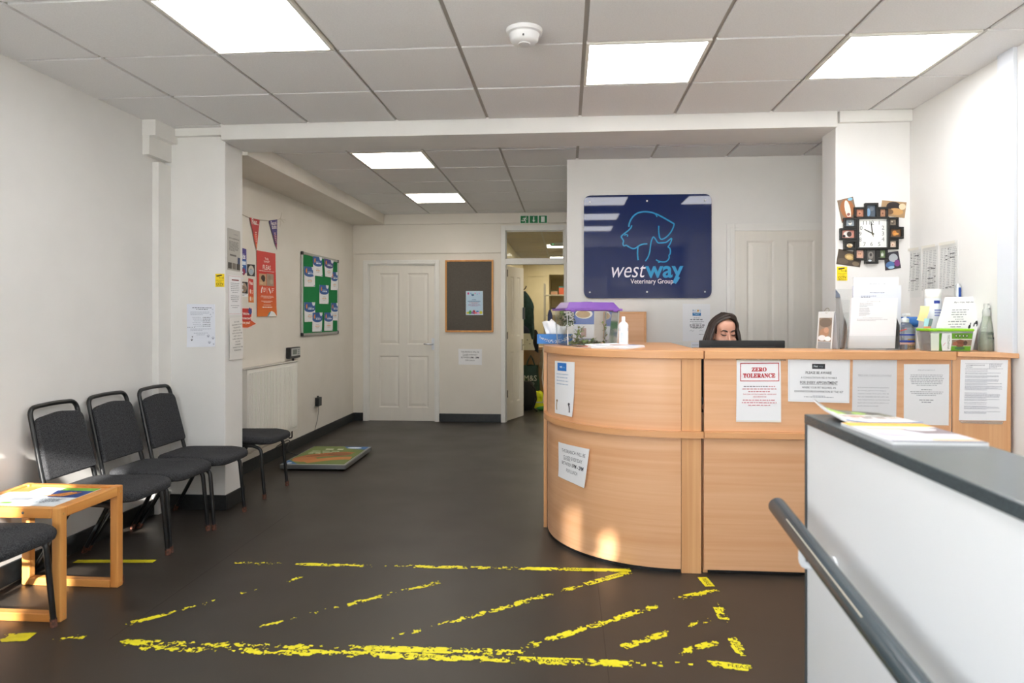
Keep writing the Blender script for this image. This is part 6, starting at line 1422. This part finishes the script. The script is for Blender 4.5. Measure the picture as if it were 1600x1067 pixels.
# glass thermometer stand, card reader, spray bottle
c = ony(1510, 500, 3.88)
t = thing('thermometer', 'upright clear tube with a blue strip behind the leaning white sheet', 'thermometer', (c.x + .004, 3.965, ZD)); zt = ony(1510, 443, 3.96).z - ZD
b = MB(); b.lathe([(.013, 0), (.013, zt - .012), (.009, zt - .003), (.004, zt)], (0, 0, 0), M('#cfd6d8', .1, .3), 16); b.build('tube', None, t, smooth=True)
b = MB(); b.box(-.005, -.0145, .05, .008, -.012, zt - .022, M('#2a4f9c', .4)); b.build('strip', None, t)
c = onz(1528, 546, ZT)
t = thing('card_reader', 'grey card reader handset lying between the leaning sheet and the spray bottle', 'card reader', (c.x - .005, c.y + .10, ZD), .25)
b = MB(); b.box(-.034, -.05, 0, .034, .07, .018, M('#4a4644', .5)); b.build('base', None, t, bevel=.004)
b = MB(); mx = Matrix.Translation((0, -.01, .018)) @ Matrix.Rotation(math.radians(20), 4, 'X'); b.box(-.03, -.03, 0, .03, .07, .022, M('#a9a7a3', .45), mx); b.build('handset', None, t, bevel=.004)
c = onz(1548, 549, ZT)
t = thing('spray_bottle', 'slim clear spray bottle at the right end of the counter against the wall', 'bottle', (c.x, c.y + .035, ZD)); SPM = glass('spray_plastic', '#e6ece0', .05, .18); h = .245
b = MB(); b.lathe([(.038, 0), (.040, .004), (.039, .06), (.033, .11), (.025, .145), (.021, .155), (.019, .175), (.015, .185)], (0, 0, 0), SPM, 24); b.build('body', None, t, smooth=True)
b = MB(); b.lathe([(.034, .004), (.034, .055), (.028, .1)], (0, 0, 0), glass('spray_liquid', '#d5e0c0', .05, .2), 20); b.build('liquid', None, t, smooth=True)
b = MB()
for z, l in ((.085, .8), (.062, .9), (.045, .4)):
    for k in range(4):
        a = -PI * .5 - .45 * l + k * .26 * l; r_ = .0385 if z < .08 else .0370
        b.add([(r_ * math.cos(a + d_), r_ * math.sin(a + d_), z + e_) for d_, e_ in ((0, 0), (.17 * l, 0), (.15 * l, .010), (.02, .008))], [(0, 1, 2, 3)], M('#3d4a46', .5))
b.build('print', None, t)
b = MB(); b.lathe([(.018, .178), (.019, .2), (.016, .215), (.013, .218), (.013, h - .008), (.012, h)], (0, 0, 0), glass('spray_cap', '#f2f4f2', .05, .4), 20); b.box(-.004, -.024, .222, .004, 0, .236, M('#e8ebe8', .3)); b.build('spray_head', None, t, smooth=True)
# little dark toggle by the leaflet holder
c = onz(1315, 545, ZT); b = MB(); b.ball((0, 0, .006), (.008, .006, .006), M('#22201e', .4), 10, 8); b.ball((.010, 0, .005), (.005, .005, .005), M('#c98a3a', .4), 8, 6); o = b.build('bead', None); o.location = (c.x, c.y + .01, ZD); tag(o, 'tiny dark and amber bead lying on the counter left of the leaflet holder', 'bead')

# ================================================================== BACK ROOM SEEN THROUGH THE DOORWAY
P = lambda u, v, y: ony(u, v, y)
yk = 10.38; a, c = P(812, 545, yk), P(852, 640, yk)
t = thing('side_table', 'wooden cupboard behind the open door in the back room', 'cupboard', ((a.x + c.x) / 2, yk + .24, 0)); hw = (c.x - a.x) / 2
b = MB(); b.box(-hw, -.22, 0, -hw + .02, .2, a.z); b.box(hw - .02, -.22, 0, hw, .2, a.z); b.box(-hw, -.24, a.z, hw, .2, a.z + .025); b.build('carcass', BEECHE, t, bevel=.003)
b = MB(); b.box(-hw + .02, -.225, .06, hw - .02, -.205, a.z - .01); b.box(-hw + .02, -.2, .0, hw - .02, -.18, .06); b.build('door', wood('oak', '#a98350', '#8a683c', (40, 40, 2)), t, bevel=.003)
ZK = a.z + .0255
# coat stand with two coats
cs = P(824, 500, 10.25)
t = thing('coat_stand', 'dark coat stand behind the open door', 'coat stand', (cs.x - .11, 10.2, 0)); zt = P(824, 452, 10.2).z
b = MB(); b.tube([(0, 0, 0.02), (0, 0, zt + .06)], .016, M('#3a2c22', .5), 10); b.build('pole', None, t)
b = MB()
for k in range(4): a_ = PI / 2 * k + .5; b.tube([(0, 0, .06), (.12 * math.cos(a_), .12 * math.sin(a_), .012)], .013, M('#3a2c22', .5), 8)
b.build('foot', None, t)
b = MB(); b.tube(bend([(0, 0, zt - .02), (.08, -.03, zt - .0), (.10, -.04, zt + .05)], .03), .008, M('#3a2c22', .5), 8); b.build('hook', None, t)
def coat(x, y, zt, zb, wd, dp, mat, lab, lean=0, tail=.5):
    b = MB(); vs = []; n_ = 16; m_ = 12
    for j in range(m_ + 1):
        f = j / m_; w2 = wd * (.28 + .72 * min(1, f * 3.2) ** .7) * (1 - .10 * f); d2 = dp * (.4 + .6 * min(1, f * 2.5))
        for k in range(n_):
            a = 2 * PI * k / n_; r_ = 1 + .13 * math.sin(3 * a + f * 4) + .08 * math.sin(7 * a + f * 9)
            vs.append((x + lean * f + w2 / 2 * math.cos(a) * r_, y + d2 / 2 * math.sin(a) * r_, zt - (zt - zb) * f - (.05 * math.cos(a) * tail if j == m_ else 0)))
    b.add(vs, [(j * n_ + k, (j + 1) * n_ + k, (j + 1) * n_ + (k + 1) % n_, j * n_ + (k + 1) % n_) for j in range(m_) for k in range(n_)] + [tuple(range(n_)), tuple(range(m_ * n_ + n_ - 1, m_ * n_ - 1, -1))], mat)
    o = b.build('coat', None, loc=(x, y, zb), smooth=True); return tag(o, lab, 'coat', 'coats behind the door')
q0, q1 = P(818, 455, 10.05), P(832, 528, 10.05)
coat(P(817, 500, 10.05).x, 10.05, q0.z, q1.z, .27, .16, noisy('green_cloth', '#122b2a', '#1d3d3a', 20, rough=.9), 'dark green jacket hanging highest behind the open door', .05)
coat(P(818, 500, 9.9).x - .02, 9.90, P(818, 508, 9.9).z, P(818, 531, 9.9).z, .18, .10, M('#131b2b', .9), 'navy garment hanging in front of the dark green jacket', .02)
b = MB(); q = [P(817, 521, 9.78), P(828, 521, 9.78), P(836, 547, 9.78), P(817, 547, 9.78)]; b.add(q + [e + Vector((0, .02, 0)) for e in q], [(0, 3, 2, 1), (4, 5, 6, 7), (0, 1, 5, 4), (1, 2, 6, 5), (2, 3, 7, 6), (3, 0, 4, 7)], M('#cfccb4', .5))
b.ball(P(824, 531, 9.775), .008, M('#333'*2 if False else '#33322c'), 8, 6); b.ball(P(828, 537, 9.775), .008, M('#33322c'), 8, 6); tag(b.build('metal_plate', None, loc=q[3]), 'pale grey metal plate hanging below the dark coats', 'plate')
# hanging dark jacket on the right, tan bag, shopping bag, backpack, hi-vis
coat(P(836.5, 530, 10.34).x, 10.34, P(836, 515, 10.34).z, P(836, 549, 10.34).z, .09, .08, M('#1a1c22', .9), 'small black bag strap bundle hanging right of the metal plate', .01)
q = P(845, 560, 10.3)
b = MB(); b.ball((0, 0, 0), (.11, .08, .14), M('#a79b84', .8), 14, 10); b.ball((.03, -.02, .12), (.08, .07, .07), M('#b3a78f', .8), 12, 8); b.ball((-.03, -.01, -.11), (.10, .07, .08), M('#9c9079', .8), 12, 8); tag(b.build('canvas_bag', None, loc=None, smooth=True), 'beige canvas bag hanging on the cupboard right of the coats', 'bag'); bpy.data.objects['canvas_bag'].location = (q.x + .10, 10.305, q.z + .02)
BG = noisy('green_bag', '#123026', '#1a4032', 15, rough=.5)
qa, qb = P(815, 571, 10.28), P(843, 612, 10.28); xm = (qa.x + qb.x) / 2; w_ = qb.x - qa.x; hb_ = qa.z - qb.z
t = thing('shopping_bag', 'dark green M&S FOOD shopping bag hanging on the cupboard door', 'bag', (xm, 10.318, qb.z))
b = MB(); vs = []
for j in range(9):
    f = j / 8
    for k in range(20):
        a = 2 * PI * k / 20; s_ = abs(math.cos(a)) ** .5 * (1 if math.cos(a) >= 0 else -1); u_ = abs(math.sin(a)) ** .6 * (1 if math.sin(a) >= 0 else -1)
        vs.append((s_ * w_ / 2 * (1 - .12 * f + .04 * math.sin(6 * f)), u_ * .055 * (1 - .3 * f), f * hb_ + .012 * math.sin(5 * a) * f))
b.add(vs, [(j * 20 + k, j * 20 + (k + 1) % 20, (j + 1) * 20 + (k + 1) % 20, (j + 1) * 20 + k) for j in range(8) for k in range(20)] + [tuple(range(19, -1, -1))], BG); b.build('bag_body', None, t, smooth=True)
b = MB()
for s, z, h_, w2 in (('M&S', hb_ * .42, .085, w_ * .70), ('FOOD', hb_ * .27, .035, w_ * .42)):
    V, F = text_geo(s, 0, 2); x0 = min(v[0] for v in V); x1 = max(v[0] for v in V); sc = w2 / (x1 - x0)
    b.add([((x - (x0 + x1) / 2) * sc, -.064, z + y * h_ / .7) for x, y in V], F, M('#cfd6c8'))
b.build('lettering', None, t)
b = MB(); b.tube([(-.07, -.03, hb_ - .02), (-.03, -.02, hb_ + .10), (0, -.01, hb_ + .15), (.03, -.02, hb_ + .10), (.07, -.03, hb_ - .02)], .010, BG, 8); b.build('bag_handle', None, t, smooth=True)
q = P(823, 648, 9.7); t = thing('backpack', 'black backpack standing on the floor behind the open door', 'backpack', (q.x - .03, 9.85, 0))
zt = P(823, 597, 9.7).z
b = MB(); vs = []
for j in range(11):
    f = j / 10; r_ = math.sin(PI * (.12 + .76 * f)) ** .5
    for k in range(18): a = 2 * PI * k / 18; vs.append((.15 * r_ * math.cos(a), .10 * r_ * math.sin(a), f * zt))
b.add(vs, [(j * 18 + k, j * 18 + (k + 1) % 18, (j + 1) * 18 + (k + 1) % 18, (j + 1) * 18 + k) for j in range(10) for k in range(18)] + [tuple(range(17, -1, -1)), tuple(range(180, 198))], M('#111214', .75)); b.build('bag_body', None, t, smooth=True)
b = MB(); b.tube([(.08, -.09, zt * .92), (.15, -.12, zt * .75), (.165, -.12, zt * .4), (.12, -.10, zt * .1), (.18, -.2, .006)], .013, M('#0c0d0e', .7), 8); b.build('strap', None, t, smooth=True)
q = P(839, 632, 10.05); rr = random.Random(5)
b = MB(); n_ = 14
vs = [Vector((0, 0, .24))]; fs = []
for j in range(1, 6):
    for k in range(n_):
        a = 2 * PI * k / n_; r_ = (j / 5) ** .7 * (.15 + rr.uniform(-.02, .02)); vs.append(Vector((r_ * math.cos(a), r_ * .7 * math.sin(a), max(.004, .25 * (1 - (j / 5) ** 2.2) + rr.uniform(-.015, .015)))))
fs += [(0, 1 + k, 1 + (k + 1) % n_) for k in range(n_)]
for j in range(4): fs += [(1 + j * n_ + k, 1 + (j + 1) * n_ + k, 1 + (j + 1) * n_ + (k + 1) % n_, 1 + j * n_ + (k + 1) % n_) for k in range(n_)]
fs.append(tuple(range(len(vs) - 1, len(vs) - 1 - n_, -1)))
b.add(vs, fs, M('#d9e018', .7)); b.box(-.09, -.12, .09, .10, -.112, .105, M('#c9ccbe', .4)); o = b.build('safety_vest', None); o.location = (q.x, 10.05, 0); tag(o, 'crumpled fluorescent yellow safety vest on the floor beside the backpack', 'vest')
b = MB(); b.ball((0, 0, .03), (.13, .09, .03), M('#2f8a3a', .6), 14, 8); o = b.build('green_cloth', None, smooth=True); o.location = (q.x + .13, 9.80, 0); tag(o, 'bright green cloth on the floor under the yellow safety vest', 'cloth')
q = P(847, 600, 10.2); b = MB(); b.tube([(0, 0, .9), (.01, -.01, .7), (-.01, -.02, .45), (.02, -.02, .25), (.0, -.02, .1), (.06, -.05, .006), (.25, -.1, .006)], .009, M('#dcd9cf', .5), 8); o = b.build('hose', None, smooth=True); o.location = (q.x + .02, 10.0, 0); tag(o, 'white hose hanging from the beige bag to the floor', 'hose')
# shelving at the far right, seen over the tank
yq = 13.6; a, c = P(860, 440, yq), P(884, 560, yq)
t = thing('storage_shelf', 'grey storage shelves far back on the right of the doorway', 'shelf', ((a.x + c.x) / 2 + .15, yq + .2, 0)); hw = .42
b = MB()
for sx in (-1, 1):
    for sy in (-1, 1): b.box(sx * hw - .015, sy * .2 - .015, 0, sx * hw + .015, sy * .2 + .015, 2.0)
b.build('posts', M('#a9a598', .5), t)
zs = [P(870, v, yq).z for v in (520, 492, 460)]
for z in zs: b = MB(); b.box(-hw, -.2, z - .02, hw, .2, z); b.build('shelf_board', M('#bdb7a4', .6), t)
tx_ = t.location.x
def item(x, z, w_, h_, d_, col, nm, lab, cat, band=None):
    b = MB(); b.box(-w_ / 2, -d_ / 2, 0, w_ / 2, d_ / 2, h_, M(col, .6)); b.box(-w_ / 2 - .003, -d_ / 2 - .003, h_ * .82, w_ / 2 + .003, d_ / 2 + .003, h_, M(band or col, .6)); o = b.build(nm, None, bevel=.006); o.location = (x, yq + .1, z + .0005); tag(o, lab, cat, 'boxes on the far shelves')
item(P(866, 455, yq).x, zs[2], .13, .07, .2, '#b98a6a', 'storage_box', 'low tan box on the far shelf with a green top', 'box', '#3f6a44'); item(P(878, 455, yq).x, zs[2], .12, .16, .2, '#c8603f', 'storage_box', 'orange and teal box high on the far shelf', 'box', '#2f7f86')
item(P(867, 480, yq).x, zs[1], .14, .14, .22, '#d8d2c2', 'storage_box', 'pale box with a dark lid on the lower far shelf', 'box', '#3a3348'); item(P(880, 480, yq).x, zs[1], .12, .10, .2, '#7a9a5a', 'storage_box', 'green box on the lower far shelf', 'box', '#6a8a4a')
q = P(859, 500, 13.54); coat(q.x, 13.54, P(858, 484, 13.54).z, P(858, 518, 13.54).z, .10, .08, M('#27315c', .8), 'navy blue garment hanging far back, left of the pet tank', .0)
# emergency lamp under the corridor light
c = P(871, 383, 12.2); t = thing('emergency_light', 'small white emergency lamp under the corridor ceiling, seen through the transom', 'emergency light', (c.x, 12.2, CE - .004))
b = MB(); b.box(-.13, -.05, -.045, .14, .05, 0, M('#b9c0cc', .4)); b.build('housing', None, t, bevel=.006)
b = MB(); b.box(-.11, -.04, -.055, .12, .04, -.045, M('#dfe6f2', .2)); b.build('diffuser', None, t)
b = MB(); b.ball((-.08, -.052, -.02), .007, emit('green_led', '#2fe08a', 4), 8, 6); b.build('indicator', None, t)
q = P(797, 455, YB + .12)
